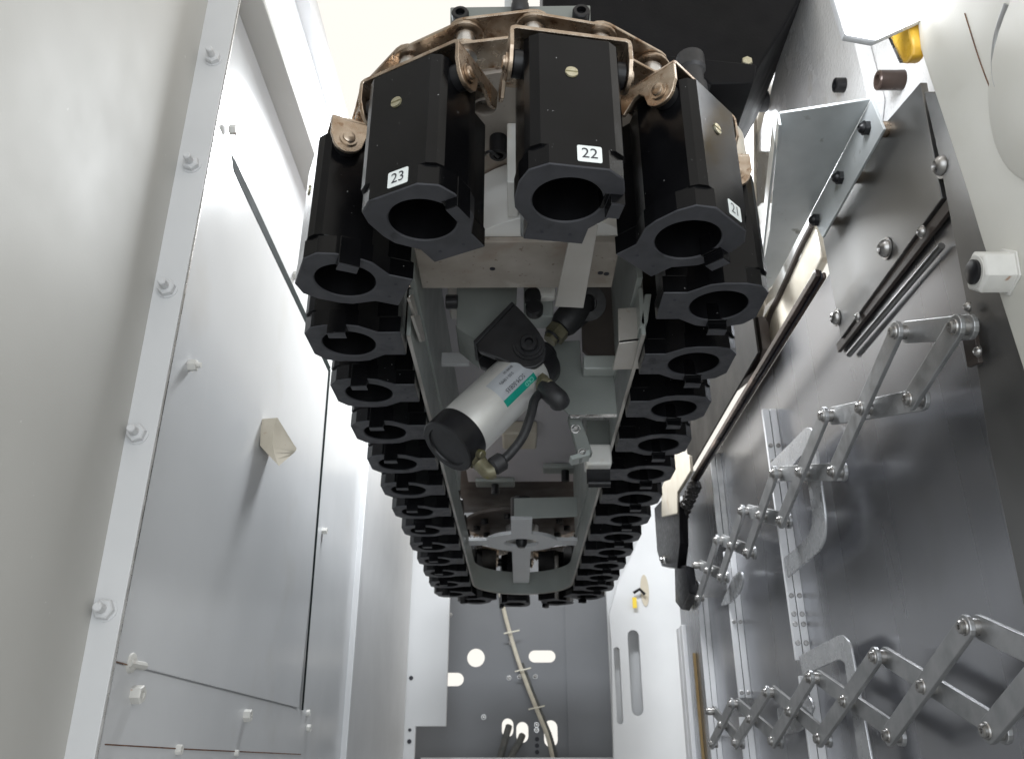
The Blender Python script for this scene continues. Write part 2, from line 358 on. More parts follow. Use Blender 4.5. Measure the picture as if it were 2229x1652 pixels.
part('wedge', bm, 'plastic_cream', bp, 0, smooth=40)

# post at the far end of the left wall, then the rear cabinets
bm = new_bm(); box(bm, WX - .02, WX + .014, 2.14, 2.20, -1.4, 1.2); box(bm, WX - .05, WX + .0, 2.2, 3.28, -1.4, 1.2)
single('corner_post', bm, 'flange_paint', 'narrow grey upright post where the left wall ends', 'post', bevel=.002)
cb = thing('rear_cabinet', (-.4, 3.3, -1.4), 'pale grey rear cabinet sheet with a stepped lower corner', 'cabinet')
q = lambda u, v, y=3.3: pY(u, v, y)
x0 = q(740, 1400).x; x1 = q(868, 1400).x; x2 = q(976, 1400).x; x3 = q(903, 1610).x; zs = q(940, 1580).z
bm = new_bm(); box(bm, x0 - .1, x1 - .003, 3.3, 3.32, -1.4, 1.6); part('side_sheet', bm, 'cabinet_paint', cb, .002)
bm = new_bm(); prism(bm, [(x1, 3.306, -1.4), (x3, 3.306, -1.4), (x3, 3.306, zs), (x2, 3.306, zs), (x2, 3.306, 1.6), (x1, 3.306, 1.6)], (0, .02, 0)); part('front_sheet', bm, 'cabinet_paint', cb, .002)
for (u, v, r) in ((895, 1475, .008), (892, 1588, .006), (891, 1613, .008)):
    p = q(u, v, 3.306); bm = new_bm(); lathe(bm, p, p - UPY, [(0, r), (.002, r), (.002, r * .6)], 14); part('rivet_hole', bm, 'ink', cb)
# dark rear wall with punched openings
BY = 3.75
g = lambda u, v: pY(u, v, BY)
def g2(u, v): p = g(u, v); return (p.x, p.z)
k = (g(1200, 1400).x - g(1100, 1400).x) / 100
holes = []
def sl(u, v, wd, hg): c = g2(u, v); holes.append(slot2(c[0], c[1], wd * k, hg * k))
c = g2(1036, 1431); holes.append(ngon(c[0], c[1], 19 * k, 24))
sl(1180, 1428, 58, 25); sl(980, 1478, 58, 27); sl(1105, 1583, 24, 36); sl(1137, 1593, 25, 40); sl(1199, 1596, 28, 52)
bwall = part('back_wall', plate_holes([(-1.0, -1.4), (g2(1232, 1400)[0], -1.4), (g2(1232, 1400)[0], 1.25), (-1.0, 1.25)], holes, lambda x, z: Vector((x, BY, z)), (0, .004, 0)), 'back_panel')
struct(bwall, 'dark blue grey rear panel with bright slots punched through it')
bm = new_bm(); box(bm, g2(1231, 1400)[0], 1.1, BY - .006, BY - .002, -1.4, 1.25); part('seam_panel', bm, 'back_panel', bwall, .001)
for (u, v) in ((980, 1338), (1112, 1399), (1108, 1475), (1131, 1472), (1165, 1472), (1053, 1560), (1168, 1577), (1168, 1588)):
    p = g(u, v); bm = new_bm(); dome_bolt(bm, p, -UPY, .008, .012); part('screw', bm, 'bright_steel', bwall)
for v in (1608, 1622, 1636):
    p = g(1169, v); bm = new_bm(); lathe(bm, p, p - UPY, [(0, .009), (.002, .009), (.002, .005)], 12); part('screw_hole', bm, 'ink', bwall)
# cables in front of the rear wall
cb1 = thing('cable_bundle', g(1150, 1480), 'thin cream cable bundle tied up the dark rear panel', 'cable')
path = [g(u, v) + Vector((0, -.05, 0)) for u, v in ((1085, 1270), (1097, 1330), (1110, 1380), (1128, 1440), (1150, 1500), (1172, 1555), (1190, 1600), (1202, 1650), (1205, 1700))]
bm = new_bm(); tube(bm, spline(path, 6), .0085, 8); part('pale_cable', bm, 'cable', cb1)
bm = new_bm(); tube(bm, spline([p + Vector((.014, .01, -.01)) for p in path[3:]], 6), .010, 8); part('dark_cable', bm, 'cable_dark', cb1)
for (u, v, dx) in ((1113, 1381, 14), (1137, 1462, 14), (1166, 1543, 14)):
    p = g(u, v) + Vector((0, -.06, 0)); bm = new_bm(); tube(bm, [p + Vector((-.03, 0, -.004)), p + Vector((-.01, -.012, 0)), p + Vector((.015, -.012, .004)), p + Vector((.035, 0, .010))], .003, 6); part('cable_tie', bm, 'tie', cb1)
for i, (pts, lb) in enumerate(((((1108, 1580), (1100, 1610), (1088, 1660), (1084, 1700)), 'dark hose hanging out of the left oval slot in the rear panel'),
                 (((1137, 1600), (1128, 1620), (1112, 1650), (1105, 1700)), 'dark hose hanging out of the middle oval slot in the rear panel'))):
    bm = new_bm(); tube(bm, spline([g(*pt) + Vector((0, -.02 - .03 * j, 0)) for j, pt in enumerate(pts)], 6), .014, 10)
    single('hanging_hose', bm, 'cable_dark', lb, 'hose')
# horizontal sill at the very bottom of the view
bm = new_bm(); box(bm, -.38, .62, 3.5, 3.6, -.2, pY(1150, 1648, 3.5).z)
single('lower_sill', bm, 'white_paint', 'pale sill running along the bottom of the rear panel', 'sill', bevel=.003)

# white column with long oval openings, far right
cl = thing('white_column', (.45, 3.3, -1.4), 'white column with tall oval openings right of the rear panel', 'column')
h = lambda u, v: pY(u, v, 3.25)
def h2(u, v): p = h(u, v); return (p.x, p.z)
kk = (h(1400, 1400).x - h(1300, 1400).x) / 100
cA, cB = h2(1383, 1462), h2(1346, 1490)
outl = [h2(1337, 1700), h2(1331, 1400), h2(1326, 1338), h2(1345, 1270), h2(1380, 1200), h2(1420, 1080), h2(1530, 1080), h2(1530, 1700)]
part('face', plate_holes(outl, [slot2(cA[0], cA[1], 25 * kk, 175 * kk), slot2(cB[0], cB[1], 13 * kk, 155 * kk)], lambda x, z: Vector((x, 3.25, z)), (0, .03, 0)), 'white_paint', cl, 0)
bm = new_bm(); box(bm, h2(1335, 1500)[0], .8, 3.34, 3.36, -1.4, .9); part('lining', bm, 'cabinet_paint', cl)
bm = new_bm(); c = h(1403, 1285); prism(bm, [c + Vector((x, -.004, z)) for x, z in ngon(0, 0, .016, 20, .06)], (0, .003, 0)); part('oval_opening', bm, 'cast_cream', cl)  # opening drawn as a flat beige oval, not cut through
bm = new_bm(); tube(bm, [h(1378, 1292) - UPY * .02, h(1390, 1285) - UPY * .03, h(1402, 1295) - UPY * .02], .006, 8); part('hook', bm, 'black_oxide', cl)
bm = new_bm(); c = h(1380, 1312) - UPY * .02; box(bm, c.x - .008, c.x + .008, c.y, c.y + .004, c.z - .022, c.z + .018); part('tag', bm, 'yellow_tag', cl)

# ================================================================== right wall: stainless telescopic cover
RX = .52
bm = new_bm(); box(bm, RX, RX + .02, .70, 2.78, -1.4, .745); rw = part('right_wall', bm, 'stainless'); struct(rw, 'dark stainless steel sheet wall on the right side')
# faint sheet overlap
bm = new_bm(); box(bm, RX - .003, RX - .0006, .70, pX(1935, 1250, RX).y, -1.4, .56); part('overlapping_sheet', bm, 'stainless', rw, .001)
# upper ledge sheet with two pressed ribs
up = thing('upper_guard_plate', (RX - .02, .95, .6), 'upper stainless guard plate with a long groove and domed screws', 'plate')
pl = [pX(u, v, RX - .012) for u, v in ((1788, 500), (1830, 737), (2050, 432), (2003, 180), (1900, 300))]
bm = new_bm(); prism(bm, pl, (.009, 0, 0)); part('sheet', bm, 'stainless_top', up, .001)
bm = new_bm(); a, b = pX(1820, 748, RX - .008), pX(2085, 402, RX - .008); prism(bm, [a, b, b - UPZ * .016, a - UPZ * .016], (.006, 0, 0)); part('dark_groove', bm, 'brown_cover', up, .001)
bm = new_bm(); a, b = pX(1848, 772, RX - .008), pX(2050, 535, RX - .008); tube(bm, [a, b], .0045, 8); part('rib', bm, 'stainless_top', up)
for (u, v, r) in ((2053, 361, .0125), (1930, 541, .0125), (1822, 692, .011), (2008, 505, .007), (1868, 690, .006)):
    p = pX(u, v, RX - .013); bm = new_bm(); dome_bolt(bm, p, -UPX, r, r * .9); part('domed_screw', bm, 'screw_steel', up)
# frame post between wall and cream cover
bm = new_bm(); pp = [pX(u, v, .505) for u, v in ((2040, 330), (2010, 200), (2085, 200), (2235, 760), (2330, 1250), (2420, 1900), (2330, 1900), (2229, 1330), (2150, 960), (2110, 700))]
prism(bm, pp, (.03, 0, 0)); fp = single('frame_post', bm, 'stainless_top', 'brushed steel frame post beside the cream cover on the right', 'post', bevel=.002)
bm = new_bm(); pp = [pX(u, v, .500) for u, v in ((2085, 690), (2115, 700), (2130, 790), (2105, 800))]; prism(bm, pp, (.006, 0, 0))
pv = thing('pivot_bracket', pX(2100, 740, .5), 'dark greasy anchor bracket holding the upper scissor linkage', 'bracket')
part('plate', bm, 'brown_cover', pv, .001)
for (u, v) in ((2130, 765), (2108, 668)):
    p = pX(u, v, .5); bm = new_bm(); dome_bolt(bm, p, -UPX, .0055, .005); part('bolt', bm, 'screw_steel', pv)

# hinge strips (pairs of bright bars) on the wall
def hinge(name, u, v, vtop, vbot, wd, label, mat='hinge_bright', screws=()):
    yy = pX(u, v, RX - .014).y
    def zat(vv):
        lo, hi = -1.0, 1.2
        for _ in range(40):
            m_ = (lo + hi) / 2; P = Vector((RX - .014, yy, m_)); z_ = P.dot(_f); vv_ = CY - FPX * P.dot(_u) / z_
            if vv_ > vv: lo = m_
            else: hi = m_
        return lo
    z1, z0 = zat(vtop), zat(vbot); t = thing(name, (RX, yy, z0), label, 'hinge strip', 'bright hinge strips on the steel wall')
    bm = new_bm(); box(bm, RX - .0135, RX, yy, yy + .008, z0, z1); part('leaf', bm, mat, t, .001)
    bm = new_bm(); box(bm, RX - .0285, RX - .0150, yy, yy + .008, z0, z1); part('leaf', bm, mat, t, .001)
    bm = new_bm(); box(bm, RX - .0149, RX - .0136, yy + .003, yy + .008, z0, z1); part('joint', bm, 'gap_dark', t)
    for vv in screws:
        for xx in (RX - .0068, RX - .0218):
            p = Vector((xx, yy, zat(vv))); bm = new_bm(); socket_bolt(bm, p, -UPY, .0045, .003); part('screw', bm, 'screw_steel', t)
    return t
hinge('hinge_strip', 1725, 1250, 890, 1436, .024, 'bright double hinge strip passing behind the near steel handle loop', screws=(970, 1005, 1296, 1336, 1358, 1399))
hinge('hinge_strip', 1770, 1560, 1470, 1800, .024, 'bright hinge strip continuing below the lower steel handle loop')
hinge('hinge_strip', 1610, 1400, 1200, 1518, .030, 'bright white double hinge strip left of the big steel handle loop', screws=(1353, 1507))
hinge('hinge_strip', 1558, 1000, 985, 1170, .026, 'dull hinge strip high up below the end of the seal rail', 'link_steel')
hinge('hinge_strip', 1630, 1620, 1560, 1800, .030, 'bright hinge strip showing behind the lower scissor linkage')
hinge('hinge_strip', 1548, 1500, 1300, 1800, .04, 'far bright hinge strip beside the end of the steel wall', screws=(1603,))
bm = new_bm(); yy = pX(1497, 1500, RX).y; box(bm, RX - .012, RX + .01, yy - .05, yy - .004, -1.4, .4); box(bm, RX - .012, RX + .01, yy + .004, yy + .05, -1.4, .4)
single('end_strip', bm, 'hinge_bright', 'bright split end strip closing the far edge of the steel wall', 'edge strip', bevel=.002)
bm = new_bm(); yy = pX(1521, 1500, RX).y; box(bm, RX - .008, RX - .001, yy - .006, yy + .006, -1.4, .3)
single('wiper_seal', bm, 'wiper', 'thin amber wiper seal next to the bright end strip', 'seal')

# C-shaped handle loops
def cloop(name, pts, rad, x, label):
    p2 = round_poly([(u, v) for u, v in pts], rad, 5); bm = new_bm(); prism(bm, [pX(u, v, x) for u, v in p2], (.004, 0, 0))
    return single(name, bm, 'loop_steel', label, 'handle loop', bevel=.0012)
cloop('handle_loop', [(1676, 1008), (1757, 927), (1771, 940), (1797, 1130), (1793, 1190), (1714, 1257), (1705, 1214), (1760, 1168), (1769, 1130), (1749, 985), (1690, 1052)], [0, 12, 18, 40, 30, 0, 0, 25, 30, 16, 0], .4862, 'large C shaped steel loop plate on the wall behind the upper scissor links')
cloop('handle_loop', [(1738, 1427), (1832, 1378), (1850, 1400), (1905, 1700), (1875, 1700), (1838, 1442), (1826, 1434), (1748, 1470)], [0, 22, 30, 0, 0, 20, 14, 0], .4862, 'lower C shaped steel loop plate with a bright curved edge')
cloop('handle_loop', [(1595, 1255), (1612, 1240), (1618, 1262), (1610, 1290), (1585, 1315), (1568, 1318)], [6, 8, 14, 14, 8, 4], .4862, 'small dark loop plate behind the far upper scissor links')
cloop('handle_loop', [(1492, 1305), (1502, 1258), (1518, 1262), (1528, 1280), (1522, 1318), (1508, 1330)], [4, 8, 8, 10, 8, 4], .4862, 'smallest dark loop plate at the far end of the upper scissor links')
cloop('handle_loop', [(1690, 1545), (1715, 1515), (1760, 1512), (1772, 1540), (1745, 1590), (1700, 1600)], [6, 14, 10, 12, 12, 6], .4862, 'dark rounded plate behind the crossing of the lower scissor links')

# scissor linkages
def node_y(uv, x): return pX(uv[0], uv[1], x).y
def bar(bm, a, b, wd, x, th=.006):
    a = Vector(a); b = Vector(b); d = (b - a); L = d.length; d.normalize(); n = Vector((0, -d.z, d.y)); out = []
    r = wd / 2
    for i in range(9): t = -math.pi / 2 + math.pi * i / 8; out.append(b + d * r * math.cos(t) + n * r * math.sin(t))
    for i in range(9): t = math.pi / 2 + math.pi * i / 8; out.append(a + d * r * math.cos(t) + n * r * math.sin(t))
    prism(bm, [Vector((x, p.y, p.z)) for p in out], (th, 0, 0))
def pivot(t, p, x):
    bm = new_bm(); lathe(bm, (x + .012, p.y, p.z), (x - 1, p.y, p.z), [(0, .0090), (.016, .0090), (.0175, .0082), (.0175, .0068), (.0205, .0068), (.0218, .0056), (.0218, .0028), (.0195, .0025)], 18)
    part('pivot_pin', bm, 'screw_steel', t)
def scissor(name, ys, zt, zb, x, wd, label):
    t = thing(name, (x, ys[0], zb(ys[0])), label, 'linkage', 'scissor linkages of the telescopic cover')
    n = len(ys)
    for i in range(n - 1):
        ya, yb = ys[i], ys[i + 1]
        A, B, C, D = Vector((x, ya, zt(ya))), Vector((x, ya, zb(ya))), Vector((x, yb, zt(yb))), Vector((x, yb, zb(yb)))
        f1, f2 = ((A, D), (B, C))
        bm = new_bm(); bar(bm, f1[0], f1[1], wd, x - .004); part('link_bar', bm, 'link_steel', t, .001)
        bm = new_bm(); bar(bm, f2[0], f2[1], wd, x + .010); part('link_bar', bm, 'link_steel', t, .001)
        pivot(t, (A + D) / 2, x)
    for y in ys:
        pivot(t, Vector((x, y, zt(y))), x); pivot(t, Vector((x, y, zb(y))), x)
    return t
SX = .468
ysU = [node_y(p, SX) for p in ((1960, 755), (1800, 930), (1690, 1050), (1620, 1140), (1565, 1205), (1518, 1262))]
zu = lambda y: .485 - .004 * (y - 1); zl = lambda y: .395 - .0 * (y - 1)
tU = scissor('scissor_linkage', ysU, zu, zl, SX, .0275, 'upper row of crossing steel scissor links on the right wall')
mU = pX(2085, 712, SX); bm = new_bm(); bar(bm, Vector((SX, ysU[0], zu(ysU[0]))), mU, .0275, SX + .010); part('link_bar', bm, 'link_steel', tU, .001)
bm = new_bm(); bar(bm, mU, Vector((SX, ysU[0], zl(ysU[0]))), .0275, SX - .004); part('link_bar', bm, 'link_steel', tU, .001); pivot(tU, mU, SX)
ysL = [node_y(p, SX) for p in ((2110, 1380), (1910, 1440), (1768, 1488), (1672, 1518), (1595, 1540), (1545, 1556))]
ysL = [ysL[0] - (ysL[1] - ysL[0])] + ysL
zu2 = lambda y: .130 - .008 * (y - 1); zl2 = lambda y: .032 + .012 * (y - 1)
scissor('scissor_linkage', ysL, zu2, zl2, SX, .0255, 'lower row of crossing steel scissor links along the bottom right')

# ------------------------------------------------------------------ rail and seal along the top of the wall
rl = thing('seal_rail', (.47, 1.5, .70), 'long brown greasy seal rail running away above the steel wall', 'rail')
a, b = pX(1797, 607, .47), pX(1516, 1048, .47); zr = (a.z + b.z) / 2
bm = new_bm(); box(bm, .456, .464, a.y, b.y, zr + .001, zr + .014); part('rail', bm, 'seal_brown', rl, .002)
bm = new_bm(); box(bm, .4660, .4735, a.y, b.y, zr - .002, zr + .010); part('rubber_lip', bm, 'seal_brown', rl, .004)
bm = new_bm(); box(bm, .4642, .4658, a.y, b.y, zr - .002, zr + .012); part('joint', bm, 'ink', rl)
# greasy chain hose and black housing below the rail end
gh = thing('greasy_hose', pX(1490, 1130, .46), 'lumpy black greasy cable chain hanging from the rail end', 'cable chain')
bm = new_bm(); path = [pX(u, v, .46) for u, v in ((1512, 1062), (1500, 1090), (1485, 1125), (1478, 1155), (1475, 1180), (1470, 1215))]
for i, p in enumerate(spline(path, 3)): 
    lathe(bm, p + Vector((0, 0, .02)), p - UPZ, [(0, .008), (.006, .017), (.022, .019), (.032, .008)], 9, i * .7)
part('segments', bm, 'grease', gh)
hs = thing('black_housing', pX(1455, 1170, .42), 'black metal housing with a pale side plate at the end of the right pot row', 'housing')
bm = new_bm(); prism(bm, [pX(u, v, .44) for u, v in ((1424, 1105), (1442, 1085), (1478, 1092), (1480, 1180), (1474, 1236), (1440, 1232), (1430, 1200))], (.03, .03, 0)); part('box', bm, 'black_oxide', hs, .003)
bm = new_bm(); prism(bm, [pX(u, v, .435) for u, v in ((1475, 980), (1500, 990), (1503, 1025), (1474, 1072), (1474, 1118), (1440, 1125), (1440, 1060))], (.01, .01, 0)); part('side_plate', bm, 'cast_cream', hs, .002)
bm = new_bm(); prism(bm, [pX(u, v, .45) for u, v in ((1468, 1230), (1492, 1230), (1498, 1270), (1500, 1290), (1482, 1326), (1470, 1310))], (.03, .03, 0)); part('lower_block', bm, 'black_oxide', hs, .003)
p = pX(1450, 1218, .44); bm = new_bm(); hexnut(bm, p, (-1, -.4, 0), .012, .012, .01, .006); part('nut', bm, 'bright_steel', hs)

# ------------------------------------------------------------------ cream cover with the big nut
cv = thing('cream_cover', (.5, .6, -.5), 'cream painted cover with a big white nut at the right edge', 'cover')
co = [pX(u, v, .50) for u, v in ((1985, -60), (2003, 107), (2106, 420), (2134, 514), (2229, 812), (2320, 1130), (2500, 1700), (2900, 1700), (2900, -200))]
bm = new_bm(); prism(bm, co, (.035, 0, 0)); part('sheet', bm, 'cover_cream', cv, .002)
bm = new_bm(); cc = [pX(u, v, .4996) for u, v in ((2100, 30), (2135, 140), (2170, 230), (2195, 290))]; tube(bm, spline(cc, 6), .0007, 6); part('crack_line', bm, 'rust', cv)
bm = new_bm(); cc = [pX(u, v, .4998) for u, v in ((2192, 10), (2172, 70), (2165, 120), (2166, 165), (2172, 190))]; tube(bm, spline(cc, 6), .0035, 8); part('groove', bm, 'link_steel', cv)  # grey tube puts the shading of the groove into colour
bm = new_bm(); c = pX(2300, 130, .4985); lathe(bm, c + UPX * .004, c - UPX, [(0, .112), (.004, .112), (.006, .109)], 48); part('round_boss', bm, 'cover_cream', cv)
p = pX(2192, 592, .50); bm = new_bm(); lathe(bm, p, p - UPX, [(0, .026), (.002, .026), (.002, .0225), (.030, .0225), (.0325, .0195)], 6, .35); part('nut', bm, 'nut_white', cv, .0006)
bm = new_bm(); lathe(bm, p - UPX * .0322, p - UPX, [(0, .0165), (.001, .0165), (.001, .0135)], 28); part('nut_face', bm, 'nut_white', cv)
bm = new_bm(); lathe(bm, p - UPX * .0323, p - UPX, [(0, .0128), (.004, .0128), (.0055, .0100)], 24); part('stud', bm, 'black_oxide', cv)

# ------------------------------------------------------------------ white casting at the upper right
ca = thing('white_casting', (.5, 1.05, .7), 'glossy rough white painted casting at the upper right', 'casting')
o1 = [(1748, -60), (1692, 85), (1662, 220), (1628, 320), (1602, 450), (1592, 600), (1640, 690), (1780, 560), (1990, 330), (2040, 200), (2005, -60)]
bm = new_bm(); prism(bm, [pX(u, v, .54) for u, v in o1], (.03, 0, 0)); part('rear_face', bm, 'cast_white', ca)
o2 = round_poly([(1770, -60), (1704, 85), (1670, 230), (1655, 284), (1640, 290), (1640, 330), (1880, 330), (1892, 218), (1852, 60), (1835, -60)], [0, 40, 40, 14, 6, 0, 0, 8, 0, 0], 5)
bm = new_bm(); prism(bm, [pX(u, v, .515) for u, v in o2], (.024, 0, 0)); part('front_web', bm, 'cast_white', ca, .002)
for (u, v, x, r, hh, m_) in ((1838, 186, .515, .0115, .016, 'black_oxide'), (1965, 175, .54, .014, .036, 'seal_brown'), (1942, 282, .515, .011, .018, 'oily_steel')):
    p = pX(u, v, x); bm = new_bm(); socket_bolt(bm, p, -UPX, r, hh); part('cap_screw', bm, m_, ca)
p = pX(1648, 222, .49); bm = new_bm(); lathe(bm, p + UPX * .02, p - UPX, [(0, .021), (.024, .021), (.024, .019), (.03, .019), (.03, .013), (.05, .013), (.052, .011)], 18); part('plug', bm, 'rubber', ca)
# cream gearbox flange behind the right front pot
gb = thing('gearbox_flange', (.40, 1.1, .7), 'beige cast gearbox housing behind the pot labelled 21', 'gearbox')
p = pY(1562, 400, 1.12); bm = new_bm(); lathe(bm, Vector((p.x - .035, 1.12, .58)), Vector((p.x - .035, 1.12, 1)), [(.15, .075), (.155, .08), (.19, .08), (.195, .09), (.22, .09), (.225, .085), (.36, .085)], 40); part('drum', bm, 'cast_cream', gb)
bm = new_bm(); prism(bm, [pX(u, v, .50) for u, v in ((1590, 190), (1640, 190), (1640, 420), (1660, 640), (1640, 720), (1560, 700), (1560, 300))], (.02, .05, 0)); part('side_casting', bm, 'cast_cream', gb, .004)
bm = new_bm(); prism(bm, [pX(u, v, .525) for u, v in ((1770, 470), (1790, 560), (1730, 680), (1695, 740), (1665, 760), (1650, 720), (1660, 690), (1740, 560))], (.015, 0, 0)); part('lower_rib', bm, 'cast_cream', gb, .004)
bm = new_bm(); tube(bm, spline([pX(u, v, .522) for u, v in ((1768, 490), (1740, 545), (1705, 625), (1675, 690), (1668, 740))], 6), .006, 8); part('seal_cord', bm, 'brown_cover', gb)
bm = new_bm(); prism(bm, [pX(u, v, .50) for u, v in ((1600, 690), (1650, 690), (1660, 760), (1650, 800), (1590, 850), (1560, 860), (1565, 740))], (.02, 0, 0)); part('dark_plate', bm, 'brown_cover', gb, .002)
for (u, v) in ((1638, 715), (1627, 748)):
    p = pX(u, v, .50); bm = new_bm(); socket_bolt(bm, p, -UPX, .011, .008); part('cap_screw', bm, 'black_oxide', gb)

# zinc plated shelf bracket
BZ = (pX(1896, 216, .486).z + pX(1764, 467, .486).z) / 2
zb_ = thing('zinc_bracket', pZ(1800, 400, BZ), 'zinc plated bent bracket with spot weld marks at the upper right', 'bracket')
sh = [pZ(u, v, BZ) for u, v in ((1697, 248), (1893, 217))] + [Vector((.486, pX(1683, 627, .486).y, BZ)), pZ(1653, 648, BZ), pZ(1657, 606, BZ), pZ(1676, 505, BZ)]
sh[1].x = .486
bm = new_bm(); prism(bm, sh, (0, 0, .004)); part('shelf', bm, 'zinc', zb_, .0008)
bm = new_bm(); prism(bm, [Vector((.486, sh[1].y, BZ)), pX(1923, 282, .486), pX(1790, 518, .486), Vector((.486, pX(1764, 467, .486).y, BZ))], (.004, 0, 0)); part('wall_flange', bm, 'zinc', zb_, .0008)
bm = new_bm(); a, b = sh[0], sh[5]; d_ = (b - a).normalized(); prism(bm, [a, a - UPZ * .02, a + d_ * .055 - UPZ * .02, a + d_ * .055 - UPZ * .0, ], (-.004, 0, 0)); part('front_tab', bm, 'zinc', zb_, .0006)
bm = new_bm(); prism(bm, [sh[0] + d_ * .06, sh[0] + d_ * .06 + UPZ * .03, sh[3] + UPZ * .03, sh[3]], (-.004, 0, 0)); part('left_lip', bm, 'zinc', zb_, .0006)
for (u, v) in ((1890, 279), (1832, 387), (1780, 479)):
    p = pX(u, v, .486); bm = new_bm(); hexnut(bm, p, -UPX, .0105, .007); dome_bolt(bm, p - UPX * .006, -UPX, .008, .008); part('bolt', bm, 'black_oxide', zb_, smooth=30)
    bm = new_bm(); cyl(bm, p + UPX * .004, p + UPX * .03, .009, 18, ch=.001); part('spacer', bm, 'oily_steel', zb_)
ny = thing('nylon_block', pY(1655, 540, 1.42), 'white nylon guide block beside the pot labelled 21', 'guide block')
bm = new_bm(); prism(bm, [pY(u, v, 1.42) for u, v in ((1629, 470), (1657, 440), (1700, 442), (1690, 520), (1672, 606), (1645, 628), (1634, 560))], (.02, .04, 0)); part('block', bm, 'nylon', ny, .004)

# work lamp and amber handle
wl = thing('work_lamp', pY(1940, 20, .74), 'glaring white work lamp cut by the top edge at the upper right', 'lamp')
hx = [pY(u, v, .74) for u, v in ((1790, -140), (1850, 55), (1918, 67), (2065, 0), (2090, -140))]
bm = new_bm(); prism(bm, hx, (0, .016, 0)); part('diffuser', bm, 'lamp_glow', wl, .002)
bm = new_bm(); prism(bm, [p + Vector((0, .017, .004)) for p in hx], (0, .012, 0)); part('housing', bm, 'white_paint', wl, .002)
ah = thing('amber_handle', pY(1965, 90, .86), 'amber yellow plastic lever tip below the work lamp', 'lever')
bm = new_bm(); prism(bm, [pX(u, v, .49) for u, v in round_poly([(1918, 20), (1965, 10), (1987, 100), (1986, 125), (1972, 140), (1960, 138)], [0, 0, 6, 10, 12, 6], 4)], (.016, 0, 0)); part('tip', bm, 'amber', ah, .003)
bm = new_bm(); prism(bm, [pX(u, v, .488) for u, v in ((1914, 40), (1920, 40), (1962, 132), (1958, 138))], (.016, 0, 0)); part('bright_edge', bm, 'bright_steel', ah)

# ================================================================== the tool magazine
HB, XC, RR, YN, YF = .507, .0095, .2345, .915, 2.735       # pot mouth height, loop centre x, loop radius, near and far bend centres
# ---- one tool pot, local frame: x outboard, y along the chain, z up from the mouth
def star(poly, angs):
    out = []
    for a in angs:
        d = (math.cos(a), math.sin(a)); best = None
        for i in range(len(poly)):
            (x1, y1), (x2, y2) = poly[i], poly[(i + 1) % len(poly)]
            ex, ey = x2 - x1, y2 - y1; den = d[0] * ey - d[1] * ex
            if abs(den) < 1e-12: continue
            t = (x1 * ey - y1 * ex) / den; s_ = (x1 * d[1] - y1 * d[0]) / den
            if t > 0 and -1e-6 <= s_ <= 1 + 1e-6: best = t if best is None else max(best, t)
        out.append(best)
    return out
def sym(h): return h + [(x, -y) for x, y in reversed(h)]
OA = sym([(.053, .029), (.041, .0465), (.022, .0525), (-.004, .053), (-.020, .0495), (-.044, .032), (-.072, .032)])
OB = sym([(.0518, .0365), (.046, .0455), (.038, .0495), (-.004, .0500), (-.018, .0490), (-.041, .0325), (-.068, .0325)])
angs = sorted(set([round(math.atan2(y, x) % (2 * math.pi), 6) for x, y in OA + OB] + [round(2 * math.pi * i / 60, 6) for i in range(60)]))
angs = [a for i, a in enumerate(angs) if i == 0 or a - angs[i - 1] > .012]
RA, RB = star(OA, angs), star(OB, angs)
def ring(bm, rad, z, ins=0.0):
    return [bm.verts.new(((r - ins) * math.cos(a), (r - ins) * math.sin(a), z)) for r, a in zip(rad if isinstance(rad, list) else [rad] * len(angs), angs)]
def loft(bm, rings):
    n = len(angs)
    for q in range(len(rings) - 1):
        for i in range(n): j = (i + 1) % n; bm.faces.new((rings[q][i], rings[q][j], rings[q + 1][j], rings[q + 1][i]))
